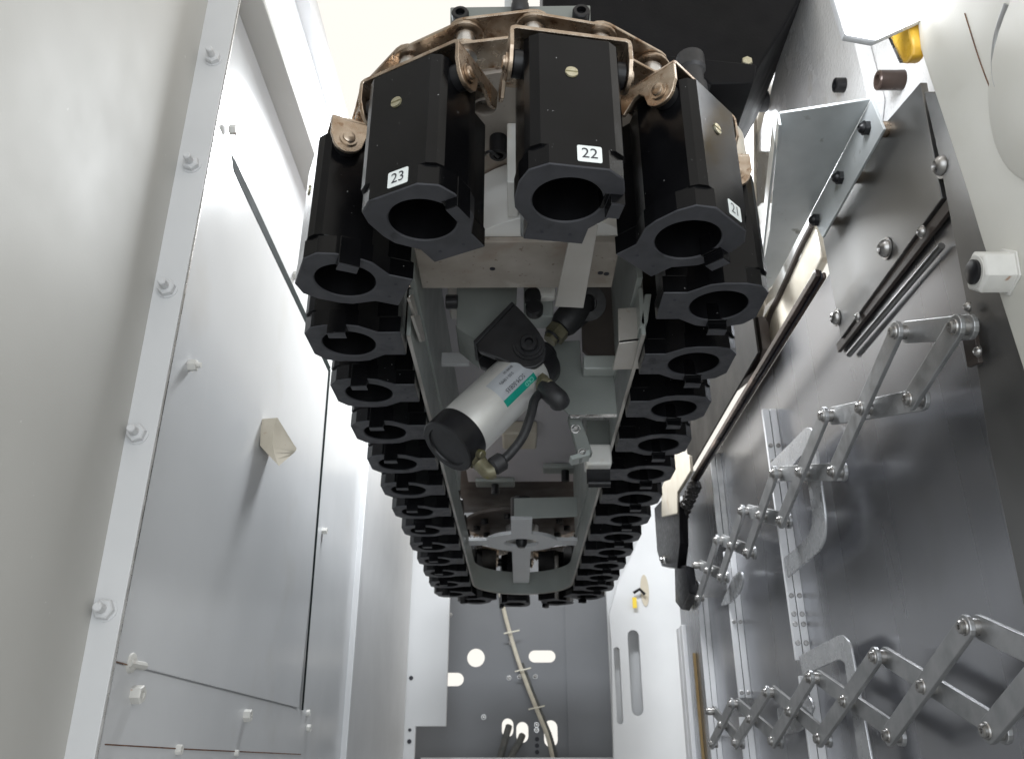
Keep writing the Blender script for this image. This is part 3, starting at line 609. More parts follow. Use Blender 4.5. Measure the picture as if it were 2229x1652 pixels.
def pot_parts(root):
    def lp(name, bm, mat, par=root, bevel=0., smooth=30, seg=2): return part(name, bm, mat, par, bevel, smooth, seg=seg)
    bm = new_bm(); rs = [ring(bm, RA, .0012), ring(bm, RA, .0235), ring(bm, RB, .0240), ring(bm, RB, .165), ring(bm, RB, .167, .002)]
    loft(bm, rs); bm.faces.new(rs[-1]); body = lp('body', bm, 'black_pot', smooth=9)
    bm = new_bm(); rs = [ring(bm, RA, .00121), ring(bm, RA, .0, .0012), ring(bm, .0368, .0), ring(bm, .0352, .0016)]; loft(bm, rs); lp('mouth_ring', bm, 'pot_face_lit', body)
    bm = new_bm(); rs = [ring(bm, .0352, .0016), ring(bm, .0350, .02), ring(bm, .022, .105), ring(bm, .016, .106)]; loft(bm, rs); bm.faces.new(rs[-1]); lp('bore', bm, 'pot_bore', body, smooth=50)
    bm = new_bm()
    for s_ in (-1, 1): lathe(bm, (-.056, s_ * .015, .0004), (-.056, s_ * .015, -1), [(0, .0021), (.0006, .0021)], 10)
    lp('screw_hole', bm, 'ink', body)
    bm = new_bm(); box(bm, -.006, .018, .0390, .0537, -.0115, .0245); box(bm, -.0062, .0182, .0338, .0385, -.0006, .0245); ky = lp('drive_key', bm, 'black_pot', bevel=.0008)
    bm = new_bm(); box(bm, -.0052, .0172, .0398, .0529, -.0119, -.0114); lp('key_face', bm, 'pot_face_lit', ky)  # lit underside of the key, added as a lighter slab
    # slotted screw on the outboard flat
    bm = new_bm(); c = Vector((.0517, -.004, .117)); lathe(bm, c, c + UPX, [(0, .0066), (.0006, .0066)], 20)
    for s_ in (-1, 1):
        pts = [c + Vector((.0006, .0062 * math.cos(a) * 1, s_ * (.0010 + .0052 * math.sin(a)))) for a in [math.pi * i / 10 for i in range(11)]]
        prism(bm, pts, (.0012, 0, 0))
    sc = lp('slotted_screw', bm, 'zinc_yellow')
    # bosses and pivot pins
    for s_ in (-1, 1):
        bm = new_bm(); cyl(bm, (.022, s_ * .046, .150), (.022, s_ * .0595, .150), .0145, 20, ch=.001); lp('boss', bm, 'black_oxide')
        bm = new_bm(); lathe(bm, (.022, s_ * .0595, .150), (.022, s_ * 1, .150), [(0, .009), (.0055, .009), (.0055, .0105), (.0075, .0105), (.0075, .0075), (.0095, .007), (.0105, .005)], 18); lp('pivot_pin', bm, 'oily_steel')
    # U bracket
    bm = new_bm(); ZT = .176
    arm = [(.043, ZT), (.043, .154)] + [(.022 + .0185 * math.cos(a), .150 + .0185 * math.sin(a)) for a in [-.1 - i * .28 for i in range(10)]] + [(.002, .156), (-.004, .162), (-.012, .160), (-.026, .147), (-.038, .152), (-.041, ZT)]
    for s_ in (-1, 1): prism(bm, [Vector((x, s_ * .0600, z)) for x, z in arm], (0, s_ * .0046, 0))
    prof = []
    prism(bm, [Vector((.043, y, z)) for y, z in [(-.0646, ZT), (-.0633, ZT + .0045), (-.0588, ZT + .0068), (.0588, ZT + .0068), (.0633, ZT + .0045), (.0646, ZT), (.0600, ZT), (.0585, ZT + .0022), (-.0585, ZT + .0022), (-.0600, ZT)]], (-.084, 0, 0))
    lp('chain_bracket', bm, 'oily_steel', bevel=.0006, seg=1)
def number_label(root, txt, yo, zo):
    bm = new_bm(); x0 = .0534
    prism(bm, [Vector((x0, yo + y, zo + z)) for y, z in round_poly([(-.012, -.0095), (.012, -.0095), (.012, .0095), (-.012, .0095)], .002, 3)], (.0005, 0, 0))
    lb = part('number_label', bm, 'label_white', root)
    m4 = Matrix.Translation((x0 + .0009, yo, zo)) @ Matrix(((0, 0, 1, 0), (1, 0, 0, 0), (0, 1, 0, 0), (0, 0, 0, 1)))
    part('digits', text_bm(txt, .0165, m4), 'ink', lb)
proto = bpy.data.objects.new('tool_pot', None); COL.objects.link(proto); proto.empty_display_size = .02; BASE[proto] = Vector((0, 0, 0)); pot_parts(proto)
spots = []
ORD = ['first', 'second', 'third', 'fourth', 'fifth', 'sixth', 'seventh', 'eighth', 'ninth', 'tenth', 'eleventh', 'twelfth', 'thirteenth']
def arcspot(x, y, cy): a = math.atan2(y - cy, x - XC); return (x, y, a)
spots.append((*arcspot(.049, .679, YN), 'black tool pot carrying the white 22 label at the front of the magazine', '22'))
spots.append((*arcspot(-.098, .711, YN), 'black tool pot carrying the white 23 label at the front left', '23'))
spots.append((*arcspot(.181, .749, YN), 'black tool pot carrying the white 21 label at the front right', '21'))
spots.append((*arcspot(-.200, .828, YN), 'black tool pot at the left bend, first behind the pot labelled 23', None))
for i in range(12):
    y = .987 + .1630 * i; x = XC - RR; a = math.pi
    if y > YF: th = (y - YF) / RR; x, y, a = XC - RR * math.cos(th), YF + RR * math.sin(th), math.pi - th
    spots.append((x, y, a, 'black tool pot in the left row, %s behind the pot labelled 23' % ORD[i + 1], None))
for i in range(12):
    y = .890 + .1630 * i; x = XC + RR; spots.append((x, y, 0.0, 'black tool pot in the right row, %s behind the pot labelled 21' % ORD[i], None))
for i, dg in enumerate((47.4, 83.8, 120.2, 156.6)):
    th = R(dg); spots.append((XC - RR * math.cos(th), YF + RR * math.sin(th), math.pi - th, 'black tool pot on the far bend of the magazine, %s from the left' % ORD[i], None))
for i, (x, y, a, lb, num) in enumerate(spots):
    o = proto if i == 0 else copy_tree(proto)
    o.location = (x, y, HB + OZ); o.rotation_euler = (0, 0, a); tag(o, lb, 'tool pot', 'black tool pots of the chain magazine')
    if num: BASE[o] = Vector((0, 0, 0))
    spots[i] = (o, num)
for o, num in spots:
    if num: number_label(o, num, {'22': .010, '23': .006, '21': .008}[num], .0155)

# ---- roller chain carrying the pots
ch = thing('roller_chain', (XC, YN, .71), 'brown oily roller chain looping round above the black tool pots', 'chain')
RCH = .219
def path_at(s):
    L1 = YF - YN; A_ = math.pi * RCH; tot = 2 * L1 + 2 * A_; s %= tot
    if s < A_: t_ = math.pi * s / A_; return Vector((XC + RCH * math.cos(t_), YN - RCH * math.sin(t_), 0))
    s -= A_
    if s < L1: return Vector((XC - RCH, YN + s, 0))
    s -= L1
    if s < A_: t_ = math.pi * s / A_; return Vector((XC - RCH * math.cos(t_), YF + RCH * math.sin(t_), 0))
    s -= A_; return Vector((XC + RCH, YF - s, 0))
TOT = 2 * (YF - YN) + 2 * math.pi * RCH; NJ = 64
J = [path_at(TOT * (i + .28) / NJ) for i in range(NJ)]
cache = {}
for i in range(NJ):
    a, b = J[i], J[(i + 1) % NJ]; L_ = round((b - a).length, 3); inner = i % 2
    for z in ((.731, .759) if inner else (.7265, .7635)):
        if L_ not in cache:
            bm = new_bm(); l = L_ / 2; r_ = .0205; pts = []
            for q in range(9): t_ = -math.pi / 2 + math.pi * q / 8; pts.append(Vector((l + r_ * math.cos(t_), r_ * math.sin(t_), 0)))
            for q in range(9): t_ = math.pi / 2 + math.pi * q / 8; pts.append(Vector((-l + r_ * math.cos(t_), r_ * math.sin(t_), 0)))
            prism(bm, pts, (0, 0, .004)); me = finish(bm, .0007, seg=1); me.materials.append(M['oily_steel']); me.name = 'link_plate'; cache[L_] = me
        o = bpy.data.objects.new('link_plate', cache[L_]); COL.objects.link(o); o.parent = ch
        o.location = (a + b) / 2 + Vector((0, 0, z)) - BASE[ch]; o.rotation_euler = (0, 0, math.atan2(b.y - a.y, b.x - a.x))
bm = new_bm(); lathe(bm, (0, 0, -.008), (0, 0, 1), [(0, .006), (.002, .0085), (.011, .0085), (.011, .0135), (.041, .0135), (.041, .0085), (.049, .0085), (.051, .006)], 18)
rm = finish(bm); rm.materials.append(M['bright_steel']); rm.name = 'roller'
for p in J:
    o = bpy.data.objects.new('roller', rm); COL.objects.link(o); o.parent = ch; o.location = p + Vector((0, 0, .7225)) - BASE[ch]

# ---- near sprocket, hub and bearing plate
sp = thing('drive_sprocket', (XC, YN, .62), 'dirty beige steel drive sprocket plate between the front pots', 'sprocket')
def disc_hole(cx, cy, r, holes, z, th): return plate_holes([(cx + r * math.cos(2 * math.pi * i / 72), cy + r * math.sin(2 * math.pi * i / 72)) for i in range(72)], holes, lambda x, y: Vector((x, y, z)), (0, 0, th))
ph = pZ(1055, 236, .722)
part('disc', disc_hole(XC, YN, .192, [ngon(ph.x, ph.y, .0135, 24), ngon(.10, .80, .013, 24)], .722, .018), 'dirty_plate', sp)
bm = new_bm(); lathe(bm, (XC, YN, .741), (XC, YN, 2), [(0, .19), (.002, .195), (.016, .195), (.018, .19)], 72); part('tooth_rim', bm, 'bright_steel', sp)
a = pZ(1096, 360, .722)
bm = new_bm(); pts = []
for i in range(17): t_ = -math.pi * .80 + math.pi * .6 * i / 16; pts.append((XC + .035 + .135 * math.cos(t_), 1.005 + .135 * math.sin(t_)))
prism(bm, [Vector((x, y, .628)) for x, y in pts], (0, 0, .092)); part('hub', bm, 'hub_white', sp, .001, smooth=30)
bm = new_bm(); x0 = pZ(908, 560, .626).x; x1 = pZ(1342, 560, .626).x; box(bm, x0, x1, .915, 1.03, .618, .6275); part('bearing_plate', bm, 'dirty_plate', sp, .0015)
for (u, v) in ((1307, 594), (1320, 596), (1072, 585)):
    p = pZ(u, v, .618); bm = new_bm(); lathe(bm, p + UPZ * .0005, p - UPZ, [(0, .004), (.0012, .004)], 10); part('dowel_hole', bm, 'ink', sp)
p = pZ(1085, 302, .722); bm = new_bm(); socket_bolt(bm, p, -UPZ, .0115, .028); part('cap_screw', bm, 'black_oxide', sp)
bm = new_bm(); q0 = pZ(1040, 350, .70); tube(bm, spline([p - UPZ * .03, pZ(1065, 330, .695), q0, q0 + Vector((-.03, .02, -.01))], 5), .002, 6); part('thin_wire', bm, 'rubber', sp)
p = pZ(1118, 300, .715); bm = new_bm(); box(bm, p.x - .008, p.x + .006, p.y - .02, p.y + .05, .63, .7215); part('white_stop', bm, 'nylon', sp, .002)
bm = new_bm(); box(bm, p.x + .008, p.x + .034, p.y - .05, p.y + .05, .60, .7215); part('sensor_post', bm, 'link_steel', sp, .002)
# top guard plate with cap screws
tg = thing('top_guard_plate', pY(1130, 40, .80), 'grey steel plate with black cap screws above the front chain', 'plate')
tp = [pY(u, v, .80) for u, v in ((980, 16), (1285, 12), (1287, 130), (980, 130))]
bm = new_bm(); prism(bm, tp, (0, .02, 0)); part('plate', bm, 'bracket_paint', tg, .0015)
for (u, v) in ((1003, 45), (1264, 41)):
    p = pY(u, v, .80); bm = new_bm(); socket_bolt(bm, p, -UPY, .0115, .014); part('cap_screw', bm, 'black_oxide', tg)
bm = new_bm(); p = pY(1132, 20, .78); lathe(bm, p - UPZ * .01, p + UPZ, [(0, .009), (.004, .0115), (.016, .0115), (.018, .010), (.03, .0105), (.034, .013), (.12, .013)], 20); part('cable_gland', bm, 'rubber', tg)
bm = new_bm(); p = pY(1108, -30, .815); box(bm, p.x - .006, p.x + .004, .815, .83, p.z - .05, p.z + .05); part('blue_stay', bm, 'zinc', tg)
# motor
mo = thing('drive_motor', (.22, 1.05, .93), 'large black motor housing above the right front of the magazine', 'motor')
my = 1.03
bm = new_bm(); prism(bm, [pY(u, v, my) for u, v in round_poly([(1178, -120), (1182, 60), (1330, 120), (1480, 128), (1560, 152), (1650, 148), (1700, 70), (1745, -10), (1790, -120)], [0, 4, 20, 20, 8, 8, 20, 20, 0], 5)], (0, .30, 0)); part('housing', bm, 'motor_black', mo, .004)
bm = new_bm(); prism(bm, [pY(u, v, my - .012) for u, v in ((1450, 120), (1648, 140), (1640, 182), (1548, 184), (1534, 172), (1460, 160))], (0, .16, 0)); part('foot_flange', bm, 'motor_black', mo, .003)
p = pY(1625, 138, my); bm = new_bm(); hexnut(bm, p, -UPY, .009, .007, 0, 0, .5); part('bolt', bm, 'zinc_yellow', mo)
p = pY(1508, 180, .98); bm = new_bm(); lathe(bm, p - Vector((.0, 0, .03)), p + UPZ, [(0, .016), (.006, .021), (.022, .021), (.024, .017), (.05, .018), (.054, .022), (.08, .022)], 20); part('connector', bm, 'rubber', mo)
bm = new_bm(); tube(bm, spline([pY(1540, 250, 1.05), pY(1590, 270, 1.06), pY(1598, 330, 1.06), pY(1592, 400, 1.06)], 6), .005, 8); part('lead', bm, 'rubber', mo)

# ---- guide frame inside the loop
gf = thing('guide_frame', (XC, 1.8, .5), 'grey green guide frame with long rails inside the pot loop', 'frame')
def strip(pts, z0, z1, th):
    bm = new_bm(); n = len(pts); outs = []
    for i, p in enumerate(pts):
        d = (Vector(pts[min(i + 1, n - 1)]) - Vector(pts[max(i - 1, 0)])).normalized(); nn = Vector((-d.y, d.x)); outs.append((Vector(p), Vector(p) + nn * th))
    rows = [[bm.verts.new((q[0].x, q[0].y, z0)), bm.verts.new((q[1].x, q[1].y, z0)), bm.verts.new((q[1].x, q[1].y, z1)), bm.verts.new((q[0].x, q[0].y, z1))] for q in outs]
    for a, b in zip(rows, rows[1:]):
        for k_ in range(4): bm.faces.new((a[k_], b[k_], b[(k_ + 1) % 4], a[(k_ + 1) % 4]))
    bm.faces.new(rows[0]); bm.faces.new(rows[-1][::-1]); return bm
XL, XR = -.146, .166
xc_, rc_ = (XL + XR) / 2, (XR - XL) / 2
U = [(XL, 1.0), (XL, 2.70)]; 
for i in range(1, 24): t_ = math.pi * i / 24; U.append((xc_ - rc_ * math.cos(t_), 2.70 + .18 * math.sin(t_)))
U += [(XR, 2.70), (XR, 1.0)]
part('guide_rail', strip(U, .527, .600, .006), 'guide_paint', gf, .0012, smooth=40)
part('worn_edge', strip(U, .5245, .5268, .005), 'zinc_warm', gf, 0, smooth=40)
dg = new_bm(); box(dg, .478, .482, 1.50, 2.25, .748, 1.05); single('dark_guard', dg, 'guard_dark', 'dark brown guard plate behind the seal rail and the right pot row', 'guard')
bm = new_bm(); box(bm, XL - .004, XL + .004, .98, 1.95, .603, .80); part('side_plate', bm, 'guide_paint', gf, .001)
bm = new_bm(); box(bm, XR - .004, XR + .004, .98, 2.4, .603, .80); part('side_plate', bm, 'guide_paint', gf, .001)
bm = new_bm(); box(bm, XL - .012, XR + .012, 1.08, 2.5, .801, .812); part('roof_plate', bm, 'frame_roof', gf, .001)
bm = new_bm(); box(bm, XL - .05, XR + .05, 2.2, 2.9, .815, .83); part('rear_roof', bm, 'brown_cover', gf)
# slotted openings and small fittings on the roof plate
for (u, v, wd) in ((1230, 1022, .13), (1078, 1052, .12)):
    p = pZ(u, v, .79); bm = new_bm(); box(bm, p.x - wd / 2, p.x + wd / 2, p.y - .03, p.y + .03, .786, .8005); part('slot_pad', bm, 'guide_paint', gf, .004)
    bm = new_bm(); cyl(bm, p - UPZ * .035, p - UPZ * .004, .012, 14); part('hanging_screw', bm, 'black_oxide', gf)
p = pZ(1131, 950, .78); bm = new_bm(); box(bm, p.x - .045, p.x + .045, p.y - .06, p.y + .06, .765, .8005); part('window_box', bm, 'cast_cream', gf, .006)
# cross spider and rear web
cs = thing('cross_spider', (XC, 2.28, .54), 'pale grey cross shaped spider plate with a centre hole deep in the loop', 'spider plate')
zc = .56; pc = pZ(1135, 1182, zc); rad = .10
def cross_outline():
    hw = .027; pts = []
    rr = rad
    L0, L1_, Lf, Ln = pc.x - (XL + .006), (XR - .006) - pc.x, 2.865 - pc.y, pc.y - 2.06
    for (dx, dy, ln) in ((1, 0, L1_), (0, 1, Lf), (-1, 0, L0), (0, -1, Ln)):
        a0 = math.atan2(dy, dx); h_ = math.asin(hw / rr)
        ex = Vector((dx, dy)); ey = Vector((-dy, dx)); c_ = Vector((pc.x, pc.y))
        pts.append(tuple(c_ + ex * ln - ey * hw)); pts.append(tuple(c_ + ex * ln + ey * hw))
        for q in range(7): a_ = a0 + h_ + (math.pi / 2 - 2 * h_) * q / 6; pts.append((pc.x + rr * math.cos(a_), pc.y + rr * math.sin(a_)))
    return pts
part('plate', plate_holes(cross_outline(), [ngon(pc.x, pc.y, .048, 28)], lambda x, y: Vector((x, y, zc)), (0, 0, .01)), 'cabinet_paint', cs, .001)
bm = new_bm(); lathe(bm, (pc.x, pc.y, zc - .012), (pc.x, pc.y, 2), [(0, .010), (.01, .016), (.05, .016), (.05, .03), (.14, .03)], 20); part('shaft', bm, 'black_oxide', cs)
wp = [pY(u, v, 2.06) for u, v in ((1119, 1084), (1257, 1081), (1257, 1123), (1150, 1127), (1119, 1129))]
bm = new_bm(); prism(bm, wp, (0, .008, 0)); part('web', bm, 'guide_paint', cs, .001)
fs = thing('idler_sprocket', (XC, YF, .70), 'dark idler sprocket disc at the far bend of the chain', 'sprocket')
bm = new_bm(); lathe(bm, (XC, YF, .722), (XC, YF, 2), [(0, .185), (.004, .192), (.014, .192), (.018, .185)], 60); part('disc', bm, 'brown_cover', fs)
bm = new_bm(); lathe(bm, (XC, YF, .66), (XC, YF, 2), [(0, .05), (.06, .055)], 30); part('hub', bm, 'link_steel', fs)
for i in range(10):
    a_ = 2 * math.pi * i / 10; bm = new_bm(); lathe(bm, (XC + .15 * math.cos(a_), YF + .15 * math.sin(a_), .721), (XC + .15 * math.cos(a_), YF + .15 * math.sin(a_), 0), [(0, .012), (.014, .012)], 10); part('bolt', bm, 'black_oxide', fs)

# ---- brackets in the middle of the loop
b1 = thing('folded_bracket', pY(1050, 680, 1.09), 'dark grey folded sheet bracket above the air cylinder', 'bracket')
PB = [(994, 560), (1128, 570), (1124, 662), (1039, 745), (994, 713)]
bm = new_bm(); prism(bm, [pY(u, v, 1.09) for u, v in PB], (0, .005, 0)); part('plate', bm, 'bracket_paint', b1, .001)
a, b = pY(994, 713, 1.09), pY(1039, 745, 1.09); bm = new_bm(); prism(bm, [a, b, b + Vector((.0, .075, -.008)), a + Vector((.0, .075, -.005))], (-.002, 0, .005)); part('lower_fold', bm, 'bracket_paint', b1, .001)
bm = new_bm(); p = pY(988, 657, 1.09); cyl(bm, p + UPX * .006, p - UPX * .012, .011, 18, ch=.001); part('bolt', bm, 'black_oxide', b1)
cvz = thing('cylinder_clevis', pY(1120, 740, 1.05), 'black triangular clevis bracket with a pivot bolt', 'clevis')
PC = [(1121, 662), (1037, 748), (1043, 764), (1140, 801), (1165, 800), (1186, 784), (1191, 755), (1172, 718), (1137, 678)]
rc2 = [6, 4, 6, 20, 22, 24, 24, 20, 6]
for dy in (0, .052):
    bm = new_bm(); prism(bm, [pY(u, v, 1.045) + Vector((0, dy, 0)) for u, v in round_poly(PC, rc2, 4)], (0, .010, 0)); part('cheek', bm, 'black_oxide', cvz, .0015)
bm = new_bm(); prism(bm, [pY(u, v, 1.05) for u, v in ((1121, 662), (1037, 748), (1030, 742), (1114, 656))], (0, .06, 0)); part('back_web', bm, 'black_oxide', cvz, .001)
p = pY(1151, 753, 1.045); bm = new_bm(); lathe(bm, p, p - UPY, [(0, .0225), (.003, .0225), (.003, .018), (.005, .018), (.005, .0125), (.013, .0125), (.0145, .011), (.0145, .006), (.009, .005)], 24); part('pivot_bolt', bm, 'black_oxide', cvz)
# air cylinder
ac = thing('air_cylinder', pD(1020, 930, 1.06), 'silver pneumatic cylinder with black end caps and a green label', 'cylinder')
P0, P1 = pD(972, 974, 1.10), pD(1172, 783, 1.225); AX = (P1 - P0).normalized(); LEN = (P1 - P0).length; CR = .0395
e1, e2 = frame(AX)
def ax(t): return P0 + AX * t
t1, t2 = .034, LEN - .028
bm = new_bm(); lathe(bm, ax(t1 - .004), P1, [(0, CR - .001), (.004, CR), (t2 - t1, CR), (t2 - t1 + .004, CR - .001)], 56); barrel = part('barrel', bm, 'barrel', ac)
bm = new_bm(); lathe(bm, P0, P1, [(.0025, .012), (.0025, .029), (.0, .030), (.0, .0385), (.0015, .0402), (t1 - .001, .0402), (t1, .039)], 56); part('rear_cap', bm, 'black_oxide', ac)
bm = new_bm(); lathe(bm, ax(t2), P1, [(0, .039), (.001, .0402), (.026, .0402), (.028, .039), (.03, .018), (.05, .018)], 48); part('front_cap', bm, 'black_oxide', ac)
# label wrapped on the barrel, facing the lens
vd = (-(ax(LEN * .5))).normalized(); c1 = (vd - AX * vd.dot(AX)).normalized(); c2 = AX.cross(c1)
def onb(t, a, r=CR + .0003): return ax(t) + (c1 * math.cos(a) + c2 * math.sin(a)) * r
def wrap(bm, tA, tB, aA, aB, r, n=8):
    rows = [[bm.verts.new(onb(t_, aA + (aB - aA) * i / n, r)) for i in range(n + 1)] for t_ in (tA, tB)]
    for i in range(n): bm.faces.new((rows[0][i], rows[0][i + 1], rows[1][i + 1], rows[1][i]))
    return bm
sgn = 1 if (onb(.1, .3) - onb(.1, 0)).dot(_u) < 0 else -1     # +angle runs down-right in the picture
tb0, tb1 = .090, .160
part('label_plate', wrap(new_bm(), tb0, tb1, sgn * -.62, sgn * .20, CR + .0004), 'label_silver', barrel)
part('label_band', wrap(new_bm(), tb0, tb1, sgn * .20, sgn * .46, CR + .0004), 'label_green', barrel)
def wraptext(s, size, tm, am, mat):
    """text running along the barrel, read from the front cap towards the rear cap"""
    bm = text_bm(s, size, Matrix.Identity(4))
    for v in bm.verts: v.co = onb(tm - v.co.x, am + sgn * (v.co.y) / CR, CR + .0008)
    part('label_text', bm, mat, barrel)
wraptext('SCM-50B35', .0086, .124, sgn * .03, 'ink'); wraptext('0.05-1.0MPa', .0060, .120, sgn * -.30, 'ink'); wraptext('BORE 50', .0052, .134, sgn * -.5, 'ink')
wraptext('CKD', .0090, .145, sgn * .33, 'ink_light')
# fittings
def pt(u, v, t): return pD(u, v, t + .09)
ft = thing('lower_elbow_fitting', pt(1045, 1010, 1.0), 'olive brass elbow fitting screwed into the rear cap of the air cylinder', 'fitting')
a, b = pt(1030, 992, 1.02), pt(1052, 1012, .995)
bm = new_bm(); lathe(bm, a, b, [(0, .010), (.006, .010), (.006, .014), (.012, .014), (.012, .0115), (.02, .0115)], 6, .3); part('nut', bm, 'brass', ft, smooth=28)
bm = new_bm(); tube(bm, spline([pt(1045, 1008, .998), pt(1062, 1026, .992), pt(1075, 1024, .993)], 6), .0105, 14); part('elbow', bm, 'brass', ft)
bm = new_bm(); cyl(bm, pt(1070, 1018, .993), pt(1097, 1001, 1.0), .0125, 20, ch=.003); part('push_collar', bm, 'rubber', ft)
bm = new_bm(); cyl(bm, pt(1035, 984, 1.005), pt(1052, 990, .995), .006, 14, ch=.001); lathe(bm, pt(1029, 980, 1.01), pt(1052, 990, .995), [(0, .008), (.005, .008)], 6); part('needle_screw', bm, 'brass', ft, smooth=28)
fu = thing('upper_elbow_fitting', pt(1195, 850, 1.08), 'black elbow speed controller with a brass collar at the front cap', 'fitting')
bm = new_bm(); tube(bm, spline([pt(1188, 845, 1.07), pt(1202, 858, 1.055), pt(1214, 868, 1.05), pt(1218, 876, 1.055)], 6), .0145, 16); part('body', bm, 'rubber', fu)
bm = new_bm(); lathe(bm, pt(1182, 838, 1.075), pt(1195, 850, 1.06), [(0, .0125), (.006, .0125)], 6); part('brass_collar', bm, 'brass', fu, smooth=28)
bm = new_bm(); cyl(bm, pt(1180, 826, 1.07), pt(1198, 836, 1.06), .0065, 14, ch=.001); lathe(bm, pt(1178, 824, 1.072), pt(1198, 836, 1.06), [(0, .009), (.005, .009)], 6); part('needle_screw', bm, 'brass', fu, smooth=28)
bm = new_bm(); tube(bm, spline([pt(1092, 1004, 1.0), pt(1112, 985, 1.005), pt(1138, 950, 1.015), pt(1155, 905, 1.03), pt(1164, 870, 1.05), pt(1180, 852, 1.075)], 8), .0064, 12)
single('air_hose', bm, 'rubber', 'black air hose curving between the two elbow fittings of the cylinder', 'hose')
# rear rod swivel behind
sw = thing('rod_swivel', pY(1245, 690, 1.15), 'black rod eye with a brass hex end behind the zinc strip', 'rod end')
bm = new_bm(); lathe(bm, pY(1200, 735, 1.15), pY(1265, 665, 1.15), [(0, .013), (.022, .013), (.022, .018), (.03, .022), (.07, .026), (.09, .022)], 20); part('eye_body', bm, 'rubber', sw)
bm = new_bm(); lathe(bm, pY(1196, 742, 1.15), pY(1265, 665, 1.15), [(0, .012), (.010, .012), (.010, .018), (.026, .018)], 6); part('hex', bm, 'brass', sw, smooth=28)
bm = new_bm(); lathe(bm, pY(1280, 660, 1.14), pY(1280, 660, 1.0), [(0, .028), (.012, .028), (.012, .014), (.004, .013)], 24); part('eye', bm, 'rubber', sw)
# hanging zinc strip
zs_ = [pZ(u, v, .560) for u, v in ((1246, 490), (1303, 488), (1270, 671), (1207, 668))]
bm = new_bm(); prism(bm, zs_, (0, 0, .006)); single('zinc_strip', bm, 'zinc_warm', 'bright zinc flat bar below the bearing plate', 'flat bar', bevel=.0008)
# right side brackets
b2 = thing('sheet_bracket', pY(1270, 830, 1.19), 'dark grey green sheet bracket right of the air cylinder', 'bracket')
PP = [(1186, 745), (1262, 740), (1266, 800), (1336, 806), (1343, 902), (1241, 903), (1208, 872)]
bm = new_bm(); prism(bm, [pY(u, v, 1.19) for u, v in PP], (0, .006, 0)); part('plate', bm, 'bracket_paint', b2, .001)
a, b = pY(1241, 903, 1.188), pY(1343, 901, 1.188); bm = new_bm(); prism(bm, [a, b, b - UPZ * .003, a - UPZ * .003], (0, .006, 0)); part('bright_edge', bm, 'bright_steel', b2)
p = pY(1303, 800, 1.18); bm = new_bm(); box(bm, p.x - .025, p.x + .026, 1.16, 1.189, p.z - .012, p.z + .012); part('welded_tab', bm, 'guide_paint', b2, .003)
bm = new_bm(); prism(bm, [pY(u, v, 1.21) for u, v in ((1236, 905), (1262, 905), (1290, 985), (1262, 1000))], (0, .02, 0)); part('leg', bm, 'bracket_paint', b2, .001)
for (u, v) in ((1253, 934), (1268, 986)):
    p = pY(u, v, 1.21); bm = new_bm(); dome_bolt(bm, p, -UPY, .006, .008); part('screw', bm, 'bright_steel', b2)
bm = new_bm(); prism(bm, [pY(u, v, 1.205) for u, v in ((1240, 992), (1283, 978), (1285, 990), (1246, 1000))], (0, .03, 0)); part('toe', bm, 'guide_paint', b2, .001)
b3 = thing('z_bracket', pY(1370, 740, 1.04), 'bright zinc Z bent bracket beside the right pot row', 'bracket')
zp = [pY(1345, 671, 1.03), pY(1398, 668, 1.03), pY(1394, 742, 1.03), pY(1347, 748, 1.03)]
bm = new_bm(); prism(bm, zp, (0, .005, 0)); part('upper_leaf', bm, 'zinc_warm', b3, .001)
a, b = zp[3], zp[2]; c_ = pZ(1392, 803, a.z - .002); d_ = pZ(1333, 806, a.z - .002); bm = new_bm(); prism(bm, [a, b, c_, d_], (0, 0, .005)); part('lower_leaf', bm, 'zinc_warm', b3, .001)
bm = new_bm(); prism(bm, [pY(u, v, 1.0) for u, v in ((1404, 640), (1418, 640), (1410, 700), (1392, 716), (1396, 690))], (0, .03, 0)); part('side_tab', bm, 'guide_paint', b3, .001)
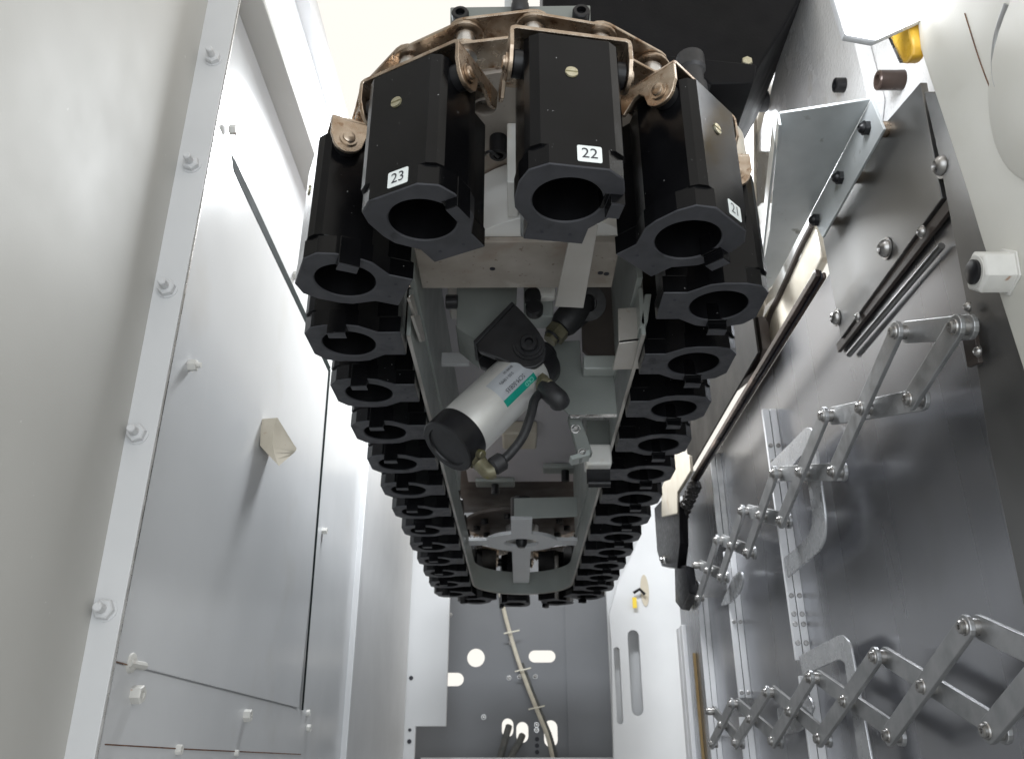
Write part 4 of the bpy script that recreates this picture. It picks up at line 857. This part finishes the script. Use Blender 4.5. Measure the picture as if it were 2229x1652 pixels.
# brown cover plate and roller behind
bm = new_bm(); prism(bm, [pY(u, v, 1.26) for u, v in ((1262, 560), (1350, 560), (1345, 800), (1300, 790), (1268, 760))], (0, .01, 0)); single('brown_shield', bm, 'brown_cover', 'dark brown shield plate behind the zinc bracket', 'shield', bevel=.001)
bl = thing('white_roller_block', pY(1305, 980, 1.45), 'white roller block fixed inside the right guide rail', 'roller block')
p = pY(1302, 1000, 1.45); bm = new_bm(); box(bm, p.x - .025, p.x + .022, 1.42, 1.47, p.z - .02, p.z + .02); part('block', bm, 'nylon', bl, .005)
bm = new_bm(); box(bm, p.x - .02, p.x + .025, 1.43, 1.46, p.z + .021, p.z + .07); part('stem', bm, 'bracket_paint', bl, .002)
bm = new_bm(); cyl(bm, p + Vector((-.02, 0, -.045)), p + Vector((.02, 0, -.045)), .008, 12); box(bm, p.x - .022, p.x + .02, 1.445, 1.455, p.z - .045, p.z - .02); part('pin', bm, 'black_oxide', bl)
# sensor sheet behind the folded bracket and two small tabs by the left rail
sb = thing('valve_block', pY(1165, 660, 1.14), 'grey sensor block with black plugs behind the clevis', 'sensor block')
p0, p1 = pY(1140, 600, 1.14), pY(1205, 690, 1.14)
bm = new_bm(); box(bm, p0.x, p1.x, 1.14, 1.18, p1.z, p0.z); part('block', bm, 'guide_paint', sb, .003)
for (u, v) in ((1160, 654), (1163, 680)):
    p = pY(u, v, 1.14); bm = new_bm(); cyl(bm, p, p - UPY * .02, .0135, 18, ch=.002); part('plug', bm, 'rubber', sb)
bm = new_bm(); p = pY(1190, 610, 1.12); box(bm, p.x - .016, p.x + .014, 1.12, 1.139, p.z - .03, p.z + .02); part('pale_knob', bm, 'nylon', sb, .006)
for i, (pts, lb) in enumerate(((((885, 650), (893, 642), (905, 690), (900, 692)), 'small pale metal tab at the near end of the left guide rail'), (((893, 688), (908, 686), (921, 742), (912, 744)), 'second pale metal tab just behind on the left guide rail'))):
    bm = new_bm(); prism(bm, [pX(u, v, -.141) for u, v in pts], (.004, 0, 0)); single('rail_tab', bm, 'zinc_warm', lb, 'tab', bevel=.0005)
bm = new_bm(); p = pY(985, 780, 1.35); box(bm, p.x - .02, p.x + .03, 1.35, 1.36, p.z - .012, p.z + .012); single('pale_tab', bm, 'cabinet_paint', 'small pale tab left of the folded bracket', 'tab', bevel=.001)
bm = new_bm(); box(bm, -.11, -.06, 1.12, 1.19, .655, .80); prism(bm, [pY(u, v, 1.11) for u, v in ((918, 560), (972, 585), (975, 600), (928, 606))], (0, .03, 0))
single('bright_corner_block', bm, 'zinc_warm', 'bright metal corner block under the bearing plate on the left', 'block', bevel=.003)
